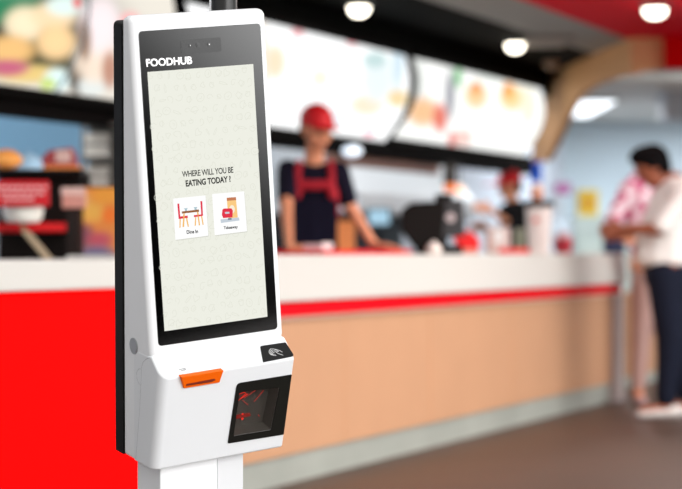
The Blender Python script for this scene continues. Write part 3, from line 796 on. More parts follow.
# --- second worker, further back, facing left
VY = Ydel(514, 1.85); vx = (512 - CX) / F * VY
w2 = thing('person', 'distant person in red cap and black shirt facing left among the kitchen gear', 'person', (vx, VY, 0))
bm = bmesh.new()
Mh = head(bm, (-.02, 0, 1.575), (-1, -.45, -.15))
chain(bm, [(0.02, 0, 1.38, .055), (-.01, 0, 1.5, .05)])
chain(bm, [(.03, .0, 1.30, .12, .12, .1), (.04, 0, 1.1, .10, .11, .1), (.04, 0, .95, .11, .13, .1)])
for q in (-1, 1): chain(bm, [(.04, q * .08, .92, .085), (.02, q * .09, .48, .058), (.05, q * .1, .08, .038)]); chain(bm, [(.05, q * .1, .06, .035), (-.1, q * .1, .04, .032)])
n1 = (.02, -.16, 1.36); n2 = (.05, -.22, 1.19); n3 = (-.18, -.22, 1.36)
m1 = (.02, .16, 1.36); m2 = (.02, .2, 1.15); m3 = (-.18, .15, 1.22)
chain(bm, [n1 + (.046,), n2 + (.036,), n3 + (.024,)]); chain(bm, [m1 + (.046,), m2 + (.036,), m3 + (.024,)])
hand(bm, n3, (-1, .1, .35), (0, .5, 1), curl=.5); hand(bm, m3, (-1, 0, .1), (0, -.5, 1), curl=.5)
skinned('body', bm, M_skin, w2, .010, 2)
face_bits(w2, Mh, M_hair); hair(w2, Mh, M_hair, full=False); cap(w2, Mh, M_caps, 1.7)
bm = bmesh.new()
chain(bm, [(.03, -.10, 1.36, .09, .09, .07), (.03, .10, 1.36, .09, .09, .07)]); chain(bm, [(.05, 0, 1.37, .165, .15, .09), (.06, 0, 1.1, .15, .14, .1), (.05, 0, .92, .14, .15, .1)])
chain(bm, [n1 + (.06,), n2 + (.048,), tuple(Vector(n2).lerp(Vector(n3), .35)) + (.042,)]); chain(bm, [m1 + (.06,), m2 + (.048,)])
skinned('shirt', bm, M_blk, w2, .012, 3)
bm = bmesh.new()
for q in (-1, 1): chain(bm, [(.04, q * .08, .92, .1), (.02, q * .09, .48, .07), (.05, q * .1, .1, .05)])
skinned('trousers', bm, M_blk, w2, .012, 3)
shoes(w2, [(.03, -.1), (.03, .1)], M_blk, (-1, 0, 0))

w2.scale = (1.07, 1.07, 1.0)
# --- customer in white T-shirt, profile to the left, looking down at the hands
GY = 13.5; gx = (668 - CX) / F * GY
gm = thing('person', 'customer in white T-shirt, dark trousers and white shoes, head bowed over his hands', 'person', (gx, GY, 0))
def gp(px, py, y=0): return (((px - CX) / F * (GY + y)) - gx, y, EYE + (CY - py) / F * (GY + y))
bm = bmesh.new()
hc = gp(652, 168, 0)
Mh = head(bm, hc, (-1, -.12, -.55), (.092, .112, .125))
chain(bm, [(.04, .0, 1.45, .062), (hc[0] + .03, 0, hc[2] - .07, .056)])
chain(bm, [(.05, 0, 1.36, .13, .14, .1), (.04, 0, 1.1, .15, .14, .1), (.02, 0, .93, .14, .15, .1)])
s1 = (.07, -.19, 1.36); e1 = gp(660, 229, -.24); h1 = gp(622, 229, -.14)
s2 = (.05, .19, 1.36); e2 = gp(652, 228, .24); h2 = gp(624, 234, .10)
chain(bm, [s1 + (.052,), e1 + (.043,), h1 + (.028,)]); chain(bm, [s2 + (.052,), e2 + (.043,), h2 + (.028,)])
hand(bm, h1, (-1, .5, -.05), (0, .3, 1), curl=.45); hand(bm, h2, (-1, -.35, -.05), (0, -.3, 1), curl=.45)
ft1 = (-.03, -.12, .09); ft2 = (.13, .12, .09)
chain(bm, [(-.01, -.085, .9, .09), (.0, -.11, .48, .06), ft1 + (.04,)]); chain(bm, [(.03, .085, .9, .09), (.08, .11, .48, .06), ft2 + (.04,)])
for f_ in (ft1, ft2): chain(bm, [(f_[0], f_[1], .06, .038), (f_[0] - .14, f_[1], .04, .034)])
skinned('body', bm, M_skin_d, gm, .0085, 2)
face_bits(gm, Mh, M_hair); hair(gm, Mh, M_hair, hs=1.2, full=True)
bm = bmesh.new()
chain(bm, [(.06, -.13, 1.375, .10, .1, .075), (.06, .13, 1.375, .10, .1, .075)]); chain(bm, [(.04, 0, 1.41, .105, .12, .075), (.05, 0, 1.36, .15, .17, .09), (.01, 0, 1.12, .215, .175, .1), (.0, 0, .965, .205, .175, .07)])
chain(bm, [s1 + (.072,), tuple(Vector(s1).lerp(Vector(e1), .88)) + (.066,)]); chain(bm, [s2 + (.072,), tuple(Vector(s2).lerp(Vector(e2), .8)) + (.066,)])
skinned('t_shirt', bm, M_wht, gm, .012, 3)
bm = bmesh.new(); chain(bm, [(.01, 0, .92, .165, .16, .07), (.01, 0, .84, .16, .15, .07)])
chain(bm, [(-.03, -.08, .86, .12), (.0, -.11, .48, .09), (ft1[0] + .0, -.12, .13, .065)]); chain(bm, [(.03, .08, .86, .12), (.08, .11, .48, .09), (ft2[0], .12, .13, .062)])
skinned('trousers', bm, M_jean, gm, .012, 3)
shoes(gm, [(ft1[0] + .02, -.12), (ft2[0] + .01, .12)], M_shoe, (-1, 0, 0))

# --- companion in a pink and white patterned top, behind him
def pattern(name, a, b, sc_):
    m = mat(name, a, .8); nt = m.node_tree; v = nt.nodes.new('ShaderNodeTexNoise'); v.inputs['Scale'].default_value = sc_; v.inputs['Detail'].default_value = 0
    r = nt.nodes.new('ShaderNodeValToRGB'); r.color_ramp.elements[0].position = .47; r.color_ramp.elements[0].color = lin(a); r.color_ramp.elements[1].position = .53; r.color_ramp.elements[1].color = lin(b)
    tc = nt.nodes.new('ShaderNodeTexCoord'); nt.links.new(tc.outputs['Object'], v.inputs['Vector']); nt.links.new(v.outputs['Fac'], r.inputs[0]); nt.links.new(r.outputs[0], nt.nodes['Principled BSDF'].inputs['Base Color']); return m
HY = 14.7; hx = (641 - CX) / F * HY
pw = thing('person', 'companion in pink and white patterned top bent forward behind the white T-shirt', 'person', (hx, HY, 0))
def hp(px, py, y=0): return (((px - CX) / F * (HY + y)) - hx, y, EYE + (CY - py) / F * (HY + y))
bm = bmesh.new()
hc = hp(652, 170)
Mh = head(bm, hc, (-.5, -1, -.45), (.075, .092, .11))
chain(bm, [(.06, 0, 1.4, .055), (hc[0], 0, hc[2] - .07, .05)])
chain(bm, [(.03, 0, 1.32, .12, .11, .1), (.05, 0, 1.08, .11, .10, .1), (.05, 0, .93, .13, .12, .1)])
s1 = hp(629, 190, 0); e1 = hp(612, 222, -.05); h1 = hp(622, 238, -.22); s2 = hp(652, 190, 0); e2 = hp(652, 225, 0); h2 = hp(640, 240, -.15)
chain(bm, [s1 + (.045,), e1 + (.036,), h1 + (.024,)]); chain(bm, [s2 + (.045,), e2 + (.036,), h2 + (.024,)])
hand(bm, h1, (.3, -1, -.1), (1, 0, .3), curl=.3); hand(bm, h2, (-.3, -1, -.1), (-1, 0, .3), curl=.3)
for q in (-1, 1): chain(bm, [(.10 + q * .07, 0, .9, .085), (.08 + q * .08, 0, .48, .056), (.07 + q * .09, 0, .08, .038)]); chain(bm, [(.07 + q * .09, 0, .06, .036), (.07 + q * .09, -.13, .04, .032)])
skinned('body', bm, M_skin, pw, .010, 2)
face_bits(pw, Mh, M_hair); hair(pw, Mh, M_hair)
bm = bmesh.new(); chain(bm, [s1 + (.075, .075, .07), s2 + (.075, .075, .07)]); chain(bm, [(.01, 0, 1.34, .13, .12, .09), (.03, 0, 1.08, .125, .115, .1), (.08, 0, .93, .13, .13, .1)])
chain(bm, [s1 + (.066,), e1 + (.056,), tuple(Vector(e1).lerp(Vector(h1), .5)) + (.05,)]); chain(bm, [s2 + (.066,), e2 + (.056,), tuple(Vector(e2).lerp(Vector(h2), .5)) + (.05,)])
chain(bm, [hp(643, 174, .02) + (.06, .07, .05), hp(634, 188, .02) + (.09, .08, .05)])
skinned('patterned_top', bm, pattern('pink_pattern', (198, 62, 118), (238, 216, 226), 18), pw, .012, 3)
bm = bmesh.new()
for q in (-1, 1): chain(bm, [(.10 + q * .07, 0, .9, .1), (.08 + q * .08, 0, .48, .07), (.07 + q * .09, 0, .12, .05)])
skinned('trousers', bm, mat('rose_trousers', (176, 142, 134), .8), pw, .012, 3)
shoes(pw, [(-.02, 0), (.16, 0)], mat('rose_shoe', (196, 160, 160), .5), (0, -1, 0))
hb = thing('handbag', 'navy bag resting on the counter end by the bowed customer', 'bag', P(614, 252, Ydel(614, .3)))
hb.location.z = 1.003
bm = bmesh.new(); box(bm, -.08, .08, -.05, .05, 0, .10); build('body', bm, mat('navy_bag', (34, 44, 84), .6), hb, bevel=.02)
bm = bmesh.new()
for i in range(10):
    a, b = math.pi * i / 10, math.pi * (i + 1) / 10
    tube(bm, (.05 * math.cos(a), 0, .095 + .05 * math.sin(a)), (.05 * math.cos(b), 0, .095 + .05 * math.sin(b)), .006, n=8)
build('handle', bm, mat('navy_strap', (24, 30, 60), .6), hb, smooth=True)

# ------------------------------------------------------------------ COUNTER-TOP AND KITCHEN THINGS
_mc = {}
def cm(c, rough=.5, metal=0):
    k = (c, rough, metal)
    if k not in _mc: _mc[k] = mat('paint_%d_%d_%d' % c, c, rough, metal, spec=.12 if sum(c) < 140 else .35, noise=.05)
    return _mc[k]
def put(name, label, cat, px, d, z=None, py=None, group=None, rz=None):
    Y = Ydel(px, d); p = P(px, py if py is not None else 250, Y)
    if z is not None: p.z = z
    t = thing(name, label, cat, p, CANG if rz is None else rz, group); t['_y'] = Y
    return t, Y / F
def bx(name, t, x0, x1, y0, y1, z0, z1, c, bevel=.004, **k):
    bm = bmesh.new(); box(bm, x0, x1, y0, y1, z0, z1); return build(name, bm, cm(c, **k), t, bevel=bevel)
TOP = 1.003
# red serving tray under the worker's hands, paper bag on it
t, k = put('serving_tray', 'flat red serving tray on the counter under the worker\'s hands', 'tray', 345, .38, TOP, rz=CANG)
bm = bmesh.new(); box(bm, -.62, .62, -.14, .14, 0, .006); build('base', bm, cm((222, 18, 30)), t, bevel=.002)
bm = bmesh.new()
for a in ((-.62, .62, -.14, -.125), (-.62, .62, .125, .14), (-.62, -.605, -.125, .125), (.605, .62, -.125, .125)): box(bm, *a, .006, .022)
build('rim', bm, cm((222, 18, 30)), t)
t, k = put('paper_cup_lid_stack', 'small white paper box on the red tray in front of the worker', 'box', 318, .36, TOP + .0065, rz=CANG)
t.name = 'paper_box'; bx('carton', t, -.07, .07, -.05, .05, 0, .045, (232, 205, 205)); bx('flap', t, -.07, .07, -.052, -.048, .03, .05, (240, 225, 222), bevel=0)
# till
t, k = put('cash_register', 'black point-of-sale terminal on the counter with round pale mark on its back', 'till', 437, .34, TOP, rz=0)
bx('base', t, -.08, .14, -.12, .12, 0, .05, (18, 15, 14), bevel=.01)
bx('stand', t, -.07, .06, -.03, .05, .05, .2, (18, 15, 14), bevel=.01)
M3 = Matrix.Rotation(-.18, 4, 'Y')
bm = bmesh.new(); box(bm, .005, .165, -.04, -.01, .09, .30, Matrix.Rotation(-.06, 4, 'Y')); scr = build('customer_screen', bm, cm((58, 58, 60)), t, bevel=.01)
bm = bmesh.new(); tube(bm, (.075, -.041, .205), (.075, -.046, .205), .026, n=20); build('round_mark', bm, cm((200, 185, 185)), scr)
bm = bmesh.new()
prism(bm, [Vector(q) for q in ((-.21, -.06, .14), (-.10, -.06, .0), (.02, -.06, .0), (.05, -.06, .30), (-.15, -.06, .29), (-.20, -.06, .25))], Vector((0, .14, 0)))
build('monitor', bm, cm((22, 17, 15)), t, bevel=.012)
bx('printer', t, -.01, .09, -.02, .1, .30, .34, (26, 20, 20), bevel=.01)
t, k = put('condiment_bowl', 'small white dome-shaped bowl on the counter edge before the black till', 'bowl', 434, .08, TOP, rz=0)
bm = bmesh.new(); lathe(bm, [(.028, 0), (.04, .01), (.042, .03), (.030, .05), (.012, .058)], n=24); build('bowl', bm, cm((238, 226, 218)), t, smooth=True)
bm = bmesh.new(); lathe(bm, [(.012, .057), (.014, .064), (.006, .070)], n=16); build('lid_knob', bm, cm((238, 226, 218)), t, smooth=True)
# red scoop / fries box
t, k = put('fries_carton', 'tilted bright red carton beside the black till', 'carton', 466, .34, TOP, rz=0)
bm = bmesh.new()
prism(bm, [Vector(q) for q in ((-.03, 0, .0), (.06, 0, .0), (.085, 0, .05), (.07, 0, .10), (.02, 0, .135), (-.06, 0, .145), (-.085, 0, .12))], Vector((0, .08, 0)))
build('carton', bm, cm((232, 24, 26)), t, bevel=.012)
bx('base', t, -.02, .07, -.01, .09, 0.0, .03, (226, 150, 130), bevel=.008)
# cup tower
t, k = put('drinks_container', 'tall white drinks container with flat black lid, standing on the counter', 'container', 539, .34, TOP, rz=0)
bm = bmesh.new(); lathe(bm, [(.066, 0), (.07, .01), (.086, .30), (.086, .305)], n=32); build('body', bm, cm((252, 240, 236)), t, smooth=True)
bm = bmesh.new(); lathe(bm, [(.098, .305), (.102, .31), (.102, .335), (.09, .345), (.03, .348)], n=32); build('lid', bm, cm((14, 13, 14)), t, smooth=True)
bm = bmesh.new(); box(bm, -.05, -.01, -.0885, -.084, .20, .235); build('red_mark', bm, cm((232, 140, 130)), t)
t, k = put('ice_cream_cup', 'peach coloured cup standing above the black lid of the drinks container', 'cup', 537, .34, TOP + .349, rz=0)
bm = bmesh.new(); lathe(bm, [(.03, 0), (.034, .01), (.045, .05), (.047, .055)], n=24); build('cup', bm, cm((232, 150, 110)), t, smooth=True)
bm = bmesh.new(); lathe(bm, [(.045, .055), (.046, .07), (.028, .095), (.008, .108)], n=24); build('topping', bm, cm((238, 205, 190)), t, smooth=True)
t, k = put('napkin_dispenser', 'whitish translucent dispenser on the counter left of the tall drinks container', 'dispenser', 500, .42, TOP, rz=0)
bx('body', t, -.085, .06, -.06, .06, 0, .17, (214, 190, 184), bevel=.015); bx('window', t, -.045, .02, -.064, -.058, .07, .15, (240, 238, 236), bevel=.002)
bx('side_stripe', t, -.084, -.07, -.062, .058, .01, .12, (190, 120, 90), bevel=.002)
t, k = put('green_box', 'small pale green box between the dispenser and the tall drinks container', 'box', 520, .5, TOP, rz=0)
bx('carton', t, -.03, .035, -.04, .04, 0, .16, (176, 184, 160), bevel=.006); bx('lid', t, -.032, .037, -.042, .042, .14, .162, (196, 200, 180), bevel=.002)
t, k = put('serving_tray', 'red tray lying on the counter in front of the whitish dispenser', 'tray', 513, .16, TOP, rz=0)
bx('base', t, -.09, .09, -.1, .1, 0, .01, (224, 50, 50)); bx('rim', t, -.092, .092, -.102, -.09, .01, .034, (224, 50, 50), bevel=.002)
t, k = put('food_basket', 'rose red food basket right of the tall drinks container', 'basket', 563, .5, TOP, rz=0)
bm = bmesh.new(); lathe(bm, [(.05, 0), (.055, .005), (.07, .10), (.072, .105)], n=24); build('basket', bm, cm((214, 66, 80)), t, smooth=True)
bm = bmesh.new(); lathe(bm, [(.06, .105), (.05, .13), (.02, .16)], n=20); build('wrapping', bm, cm((222, 190, 196)), t, smooth=True)

# signs on the walls behind
def sign(px0, px1, py0, py1, Y, c, name, label, cat, c2=None, th=.04):
    a = P(px0, py1, Y); b = P(px1, py0, Y); t = thing(name, label, cat, ((a.x + b.x) / 2, Y, a.z)); w = (b.x - a.x) / 2; h = b.z - a.z
    bx('panel', t, -w, w, 0, th, 0, h, c, bevel=.004)
    if c2: bx('print', t, -w * .55, w * .55, -.004, 0, h * .25, h * .75, c2, bevel=0)
    return t
sign(578, 598, 190, 216, 25.958, (222, 190, 60), 'poster', 'yellow poster with darker centre on the pale far wall', 'poster', (214, 150, 40))
sign(555, 571, 183, 194, 25.0, (130, 60, 110), 'wall_sign', 'small purple sign in front of the pale far wall', 'sign', (150, 90, 130))
sign(529, 542, 158, 182, 22.5, (30, 100, 215), 'hanging_sign', 'bright blue hanging sign right of the red-capped distant worker', 'sign', (20, 80, 200))
sign(506, 516, 160, 172, 22.5, (40, 80, 180), 'hanging_sign', 'smaller blue hanging sign above the red-capped distant worker', 'sign', (30, 70, 170))
for xx, yy, nm in ((535, 158, 22.5), (511, 160, 22.5)): pass
# stand-alone kitchen cabinet below far wall
def cab(px0, px1, py0, Y, z0, c, name, label, cat, dep=.5, det=None):
    a = P(px0, 250, Y); b = P(px1, py0, Y); w = (b.x - a.x) / 2; t = thing(name, label, cat, ((a.x + b.x) / 2, Y, z0)); h = b.z - z0
    bx('body', t, -w, w, 0, dep, 0, h, c, bevel=.01)
    if det: bx('door', t, -w * .9, w * .9, -.015, 0, h * .08, h * .8, det, bevel=.004); bx('handle', t, w * .6, w * .7, -.035, -.015, h * .45, h * .6, (120, 124, 128), bevel=.003)
    return t
cab(574, 636, 216, 24.5, 0, (150, 160, 156), 'storage_cabinet', 'grey-green cabinet below the yellow poster', 'cabinet', .6, (162, 172, 166))
cab(545, 572, 222, 23.6, 0, (186, 198, 208), 'storage_cabinet', 'pale blue cabinet below the small purple sign', 'cabinet', .6, (196, 208, 218))
# hood and stainless gear seen behind the first worker and the till
t, k = put('extractor_hood', 'wide pale steel extractor hood under the long white menu board', 'extractor hood', 388, 2.72, 1.32, rz=CANG)
bm = bmesh.new(); prism(bm, [Vector((-1.6, q, z)) for q, z in ((-.35, .0), (.5, .0), (.5, .62), (0, .62), (-.35, .15))], Vector((2.9, 0, 0))); build('canopy', bm, cm((214, 220, 224), .35), t, bevel=.01)
bx('grease_rail', t, -1.6, 1.3, -.37, -.345, .0, .05, (190, 196, 200)); bx('filter', t, -1.4, 1.4, -.28, .4, -.02, .0, (120, 124, 126))
t, k = put('fryer_range', 'dark fryer range under the hood between worker and till', 'fryer', 384, 2.5, 0, rz=CANG)
bx('body', t, -1.5, 1.5, -.3, .5, 0, 1.02, (40, 40, 52), bevel=.01); bx('control_strip', t, -1.5, 1.5, -.33, -.3, .85, .98, (24, 24, 30)); bx('back_panel', t, -1.5, 1.5, .38, .5, 1.02, 1.30, (22, 22, 28))
for a, c in ((-1.1, (60, 110, 190)), (-.2, (90, 30, 60)), (.5, (40, 100, 200))): bx('button_panel', t, a, a + .5, -.345, -.33, .86, .97, c, bevel=0)
t, k = put('order_screen', 'small pale blue lit screen above the fryers behind the worker\'s arm', 'screen', 379, 1.95, 1.20, rz=0)
bx('casing', t, -.09, .09, 0, .04, 0, .14, (30, 34, 38)); bm = bmesh.new(); box(bm, -.075, .075, -.003, 0, .015, .125); build('display', bm, mat('screen_lit', (0, 0, 0), .4, emit=(170, 210, 232), es=1), t)
bx('arm', t, -.02, .02, .01, .03, -.18, 0, (30, 34, 38), bevel=.003)
t, k = put('warming_cabinet', 'orange-lit warming cabinet beside the worker\'s arm', 'warming cabinet', 344, 1.5, .98, rz=0)
bx('body', t, -.075, .07, 0, .25, 0, .24, (232, 140, 80)); bx('shelf', t, -.07, .07, -.02, .01, .0, .035, (220, 210, 205)); bx('top', t, -.08, .075, -.01, .26, .24, .26, (60, 40, 36))
t, k = put('back_table', 'steel back table holding the warming cabinet and heated food', 'table', 380, 1.5, 0, rz=CANG)
bx('top', t, -2.6, 1.5, -.25, .35, .94, .98, (120, 122, 126)); bx('shelf', t, -2.6, 1.5, -.2, .3, .3, .33, (60, 60, 64))
for a in (-2.5, -.6, 1.4):
    for b in (-.22, .3): bx('leg', t, a, a + .05, b, b + .04, 0, .94, (100, 102, 106), bevel=0)
# orange-lit food put in as glowing balls, with dark column
Yc = Ydel(450, 1.75); p = P(450, 190, Yc)
t = thing('lit_food_glow', 'orange-lit food put in as a glowing hanging bulb above the black till', 'lamp', (p.x, p.y, p.z))
bm = bmesh.new(); tube(bm, (0, 0, .05), (0, 0, .20), .055, .045, n=20); tube(bm, (0, 0, .2), (0, 0, 1.72 - p.z + .0), .012, n=10); build('dark_column', bm, cm((70, 66, 62)), t, smooth=True)
bm = bmesh.new(); ball(bm, (0, 0, .02), (.05, .05, .04), 16, 10); build('orb', bm, mat('orange_food_glow', (200, 90, 30), .5, emit=(240, 130, 60), es=.9), t, smooth=True)
p = P(460, 190, Yc)
t = thing('lit_food_glow', 'lit food put in as a pale cream glowing bulb hanging just right of the orange one', 'lamp', (p.x, p.y + .05, p.z))
bm = bmesh.new(); ball(bm, (0, 0, 0), (.045, .045, .045), 16, 10); build('orb', bm, mat('cream_food_glow', (230, 200, 180), .5, emit=(250, 215, 190), es=.9), t, smooth=True)
bm = bmesh.new(); tube(bm, (0, 0, .04), (0, 0, 1.72 - p.z), .008, n=10); build('cord', bm, cm((60, 60, 60)), t, smooth=True)
Yc = Ydel(352, 1.75); p = P(352, 151, Yc)  # glowing ball added for the reflection of a lamp
t = thing('lamp_reflection_glow', 'small white glowing lamp beside the capped worker\'s head', 'lamp', (p.x, p.y, p.z))
bm = bmesh.new(); ball(bm, (0, 0, 0), (.07, .07, .04), 20, 12); build('orb', bm, mat('white_reflection_glow', (240, 240, 240), .5, emit=(225, 240, 255), es=1.3), t, smooth=True)
bm = bmesh.new(); tube(bm, (0, 0, .03), (0, 0, 1.72 - p.z + .03), .02, n=12); build('stem', bm, cm((90, 90, 92)), t, smooth=True)
# pipe band under the board
t, k = put('duct_rail', 'brownish duct rail running under the long white menu board', 'duct', 375, 2.0, 1.66, rz=CANG)
bx('duct', t, -.9, 1.4, -.03, .05, -.03, .05, (150, 110, 96), bevel=.02); bx('bracket', t, -.1, .0, -.02, .04, .05, .12, (60, 50, 46))

# ---- left: service bay behind the red counter
def lput(name, label, cat, px, d, z, rz=0): return put(name, label, cat, px, d, z, rz=rz)
def zof(py, px, d): return EYE + (CY - py) / F * Ydel(px, d)
d = 1.1
t, k = lput('back_table', 'dark back bench behind the red-fronted counter', 'table', 40, d, 0, rz=CANG)
bx('top', t, -2.6, 1.6, -.1, .6, .92, .96, (30, 24, 24)); bx('front', t, -2.6, 1.6, -.08, -.05, .1, .92, (24, 20, 20)); bx('base', t, -2.5, 1.5, -.04, .5, 0, .1, (24, 20, 20))
z0 = .962
# drinks/pass rack with shelves
t, k = lput('pass_rack', 'black steel pass rack on the back bench holding the red sign and red shelf', 'rack', 36, d + .1, z0, rz=0)
w = .21
for a in (-w, w - .02):
    bx('upright', t, a, a + .02, .0, .03, 0, .42, (20, 18, 18), bevel=.002)
bx('shelf', t, -w, w, -.05, .28, .40, .425, (14, 12, 12)); 
bx('back', t, -w, w, .26, .28, 0, .41, (30, 24, 22), bevel=0)
zz = zof(232, 36, d) - z0
bx('red_shelf', t, -w, .165, -.12, .2, zz, zz + .042, (226, 28, 32), bevel=.01)
t2, k = lput('white_tub', 'oval white tub on the red shelf at the far left', 'tub', 23, d + .05, z0 + zz + .043, rz=0)
bm = bmesh.new(); lathe(bm, [(.07, 0), (.085, .02), (.09, .055), (.08, .07), (.03, .078)], n=28); build('tub', bm, cm((240, 238, 228)), t2, smooth=True)
bm = bmesh.new(); lathe(bm, [(.093, .05), (.093, .06), (.085, .062)], n=28); build('lid_rim', bm, cm((225, 222, 214)), t2, smooth=True)
zz2 = zof(207, 36, d)
t2, k = lput('shelf_sign', 'red shelf sign with pale lines of writing above the white tub', 'sign', 20, d, zz2, rz=0)
bx('panel', t2, -.14, .125, 0, .03, 0, .112, (206, 22, 34))
bm = bmesh.new()
for r_ in range(3):
    x = -.11 + .02 * r_
    while x < .10 - .02 * r_:
        ww = random.uniform(.012, .03); box(bm, x, x + ww, -.002, 0, .078 - .026 * r_, .090 - .026 * r_); x += ww + .008
build('writing', bm, cm((236, 190, 190)), t2)
bx('bracket', t2, -.12, .11, .03, .06, .04, .06, (30, 26, 26), bevel=0)
# beige strut
t2, k = lput('bread_paddle', 'pale wooden paddle leaning diagonally under the red shelf', 'paddle', 38, d - .02, z0, rz=0)
bm = bmesh.new(); prism(bm, [Vector(q) for q in ((.045, 0, 0), (.085, 0, 0), (-.04, 0, .145), (-.075, 0, .145))], Vector((0, .02, 0))); build('blade', bm, cm((190, 170, 140)), t2, bevel=.003)
bm = bmesh.new(); tube(bm, (-.055, .01, .14), (-.075, .01, .175), .01, n=10); build('grip', bm, cm((150, 120, 90)), t2, smooth=True)
# burger carton and friends on top of the rack
zs = z0 + .425
t2, k = lput('burger_carton', 'dark red and cream burger carton on top of the black rack', 'carton', 60, d + .15, zs, rz=.2)
bm = bmesh.new(); prism(bm, [Vector(q) for q in ((-.07, 0, 0), (.07, 0, 0), (.085, 0, .06), (.06, 0, .115), (-.05, 0, .10), (-.085, 0, .06))], Vector((0, .12, 0))); build('box', bm, cm((168, 60, 62)), t2, bevel=.01)
bx('cream_label', t2, -.02, .05, -.004, .0, .045, .10, (226, 190, 180)); bx('bun', t2, -.085, .10, -.02, .02, 0, .03, (238, 140, 66), bevel=.012)
t2, k = lput('bread_bun', 'orange glazed bread bun at the left end of the black rack', 'bun', 6, d + .15, zs, rz=0)
bm = bmesh.new(); ball(bm, (0, 0, .035), (.075, .06, .04), 20, 12); build('crumb', bm, cm((246, 168, 84)), t2, smooth=True)
bm = bmesh.new(); ball(bm, (0, 0, .05), (.06, .048, .034), 20, 12); build('glaze', bm, cm((238, 150, 70)), t2, smooth=True)
t2, k = lput('blue_glow_dome', 'pale blue dome coloured as a light-blue glow between bun and burger carton', 'dome', 28, d + .2, zs, rz=0)  # dome added so its pale blue stands for a glow
bm = bmesh.new(); lathe(bm, [(.07, 0), (.068, .03), (.05, .06), (.02, .075)], n=24); build('dome', bm, cm((176, 214, 240)), t2, smooth=True)
bm = bmesh.new(); lathe(bm, [(.01, .073), (.012, .085), (.005, .092)], n=12); build('knob', bm, cm((150, 190, 220)), t2, smooth=True)
# blue-grey splash panel
t2, k = lput('splash_panel', 'large blue-grey panel on the wall behind the burger carton', 'panel', 38, 3.1, 1.28, rz=CANG)
bx('panel', t2, -3.4, 1.9, 0, .05, 0, 1.0, (112, 156, 186)); bx('edge_trim', t2, -3.4, 1.9, -.01, 0, 0, .03, (80, 100, 120), bevel=0)
t2, k = lput('tall_shelving', 'grey tall shelving with cartons left of the kiosk', 'shelving', 106, 1.9, 0, rz=0)
for z in (.3, .9, 1.34, 1.52, 1.70): bx('shelf', t2, -.13, .25, -.05, .35, z, z + .02, (104, 100, 94), bevel=0)
for a in (-.13, .23):
    for b in (-.05, .33): bx('upright', t2, a, a + .02, b, b + .02, 0, 1.75, (90, 88, 84), bevel=0)
bx('back', t2, -.12, .24, .335, .35, .3, 1.74, (128, 122, 112), bevel=0)
gname = 'grey cartons on the tall shelving'
for i, (x, z, c, lab) in enumerate(((-.05, 1.36, (176, 170, 160), 'pale grey carton on the lower of the shelving\'s visible shelves'), (.12, 1.36, (140, 132, 122), 'darker grey carton on the lower visible shelf, near the kiosk'),
        (-.05, 1.54, (186, 182, 172), 'pale carton on the upper visible shelf of the shelving'), (.12, 1.54, (120, 112, 104), 'brown-grey carton on the upper visible shelf, near the kiosk'))):
    p = Vector(t2.location); q = thing('carton', lab, 'carton', (p.x + x, p.y + .02, z + .0005), 0, gname)
    bx('box', q, -.065, .065, 0, .2, 0, .125, c, bevel=.003); bx('tape', q, -.067, .067, -.001, 0, .055, .07, (90, 84, 78), bevel=0)
# colourful standee
t2, k = lput('food_poster', 'tall orange and pink food poster standing right behind the red counter', 'poster', 112, .98, .962, rz=0)
bm = bmesh.new(); lay = bm.loops.layers.float_color.new('ink'); G = {}
for i in range(25):
    for j in range(31):
        p = Vector((-.15 + .36 * i / 24, 0, .02 + .33 * j / 30)); v = bm.verts.new(p)
        pp_ = proj(p + Vector(t2.location))
        G[i, j] = (v, mixblobs(pp_[0], pp_[1], L_(240, 150, 70), [(90, 212, 14, 10, L_(250, 196, 90)), (106, 195, 16, 9, L_(250, 170, 60)), (84, 236, 10, 12, L_(150, 90, 110)), (100, 240, 12, 8, L_(210, 90, 110)), (110, 215, 8, 8, L_(255, 130, 40)), (96, 255, 20, 9, L_(120, 120, 160)), (84, 200, 5, 8, L_(250, 205, 130))]))
for i in range(24):
    for j in range(30):
        f = bm.faces.new([G[a][0] for a in ((i, j), (i + 1, j), (i + 1, j + 1), (i, j + 1))])
        for l, a in zip(f.loops, ((i, j), (i + 1, j), (i + 1, j + 1), (i, j + 1))): l[lay] = tuple(G[a][1]) + (1,)
build('print', bm, vmat('poster_print'), t2, normals=False)
bx('board', t2, -.16, .22, .001, .02, 0, .36, (60, 40, 40)); bx('foot', t2, -.1, .16, -.0, .12, 0, .012, (40, 34, 34))
t2, k = lput('snack_box', 'small pinkish snack box between the red sign and the food poster', 'box', 73, d - .12, zof(209, 66, d), rz=0)
bx('carton', t2, -.05, .05, 0, .07, 0, .09, (214, 150, 136), bevel=.006); bx('flap', t2, -.052, .052, -.004, 0, .06, .092, (232, 196, 186), bevel=0)
bx('stand', t2, -.03, .03, .01, .06, -(t2.location.z - .9605), 0, (40, 32, 30), bevel=0)

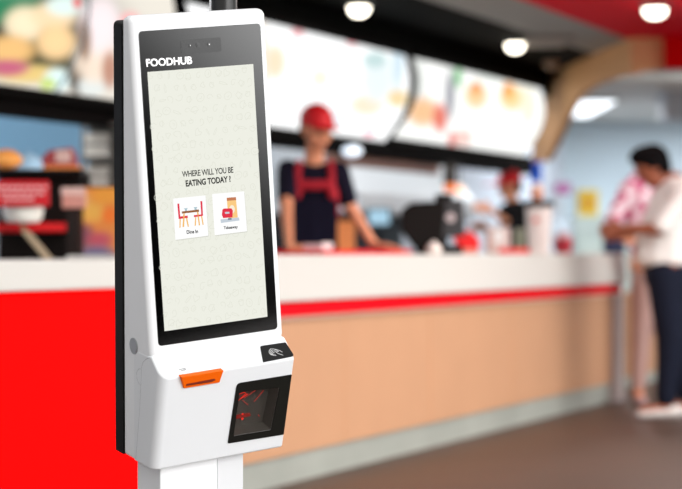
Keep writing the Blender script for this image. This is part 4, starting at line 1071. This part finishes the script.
# ------------------------------------------------------------------ LIGHT
AMB, LOBE = .82, 3.6
def area(name, loc, size, power, col=(1, 1, 1), rot=(0, 0, 0), sy=None):
    ld = bpy.data.lights.new(name, 'AREA'); ld.energy = power; ld.size = size; ld.color = col
    if sy: ld.shape = 'RECTANGLE'; ld.size_y = sy
    o = bpy.data.objects.new(name, ld); COL.objects.link(o); o.location = loc; o.rotation_euler = rot; return o
p = Cp(6, 2.5, 2.55); area('kitchen_fill', p, 1.2, 70, (.97, .98, 1), (0, 0, CANG), 8).data.size = 8  # unseen fill added to brighten the kitchen wall
bpy.data.objects['kitchen_fill'].data.size_y = 1.2
p = Cp(0, 2.4, 2.55); area('bay_fill', p, 4, 170, (.97, .97, 1), (0, 0, CANG), 1.2)  # unseen fill added to brighten the left bay and its poster
area('far_room_panel_and_fill', (p_panel.x, p_panel.y, 2.50), .3, 60, (.93, .97, 1), (0, 0, 0), 2.4); area('far_room_panel_and_fill', (5.4, 23, 2.5), 2, 230, (.93, .97, 1), (0, 0, 0), 4)  # first sits under the light panel; second is an added unseen fill
area('dining_fill', (2.8, 9.0, 2.56), 3, 240, (1, .97, .93), (0, 0, 0), 6)  # unseen fill added out of view to light the arch side
sun = bpy.data.lights.new('key_sun', 'SUN'); sun.energy = 1.75; sun.angle = math.radians(40); sun.color = (1, .99, .98)  # soft key added from front right to light the kiosk
so = bpy.data.objects.new('key_sun', sun); COL.objects.link(so)
dv = Vector((-.60, .72, -.24)).normalized(); so.rotation_euler = dv.to_track_quat('-Z', 'Y').to_euler(); so.location = (3, 0, 3)

wd = bpy.data.worlds.new('world'); SC.world = wd; wd.use_nodes = True
nt = wd.node_tree; bg = nt.nodes['Background']
tc = nt.nodes.new('ShaderNodeTexCoord')
def vdot(v):
    n = nt.nodes.new('ShaderNodeVectorMath'); n.operation = 'DOT_PRODUCT'; nt.links.new(tc.outputs['Generated'], n.inputs[0]); n.inputs[1].default_value = v; return n.outputs['Value']
def step(sock, a, b, lo=0, hi=1):
    n = nt.nodes.new('ShaderNodeMapRange'); n.interpolation_type = 'SMOOTHSTEP'
    for i, v in enumerate((a, b, lo, hi)): n.inputs[i + 1].default_value = v
    nt.links.new(sock, n.inputs[0]); return n.outputs[0]
def mul(a, b, op='MULTIPLY'):
    n = nt.nodes.new('ShaderNodeMath'); n.operation = op
    for i, v in enumerate((a, b)):
        if isinstance(v, (int, float)): n.inputs[i].default_value = v
        else: nt.links.new(v, n.inputs[i])
    return n.outputs[0]
t_ = vdot((0, 1, 1))
lobe = mul(mul(step(t_, -.535, -.39), step(t_, -.05, .25, 1, 0)), step(vdot((1, 0, 0)), .45, .7))      # bright lobe added on the right for the bezel's reflection and a soft key
amb = step(vdot((-.15, -.42, .90)), -.3, .6, .30, 1.0)
amb = mul(amb, step(mul(vdot((.9, -.42, 0)), 1), .80, .93, 1, .0))                                   # ambient darkened in the directions the bezel mirrors
nt.links.new(mul(mul(amb, AMB), mul(lobe, LOBE), 'ADD'), bg.inputs[1]); bg.inputs[0].default_value = (1, 1, 1, 1)
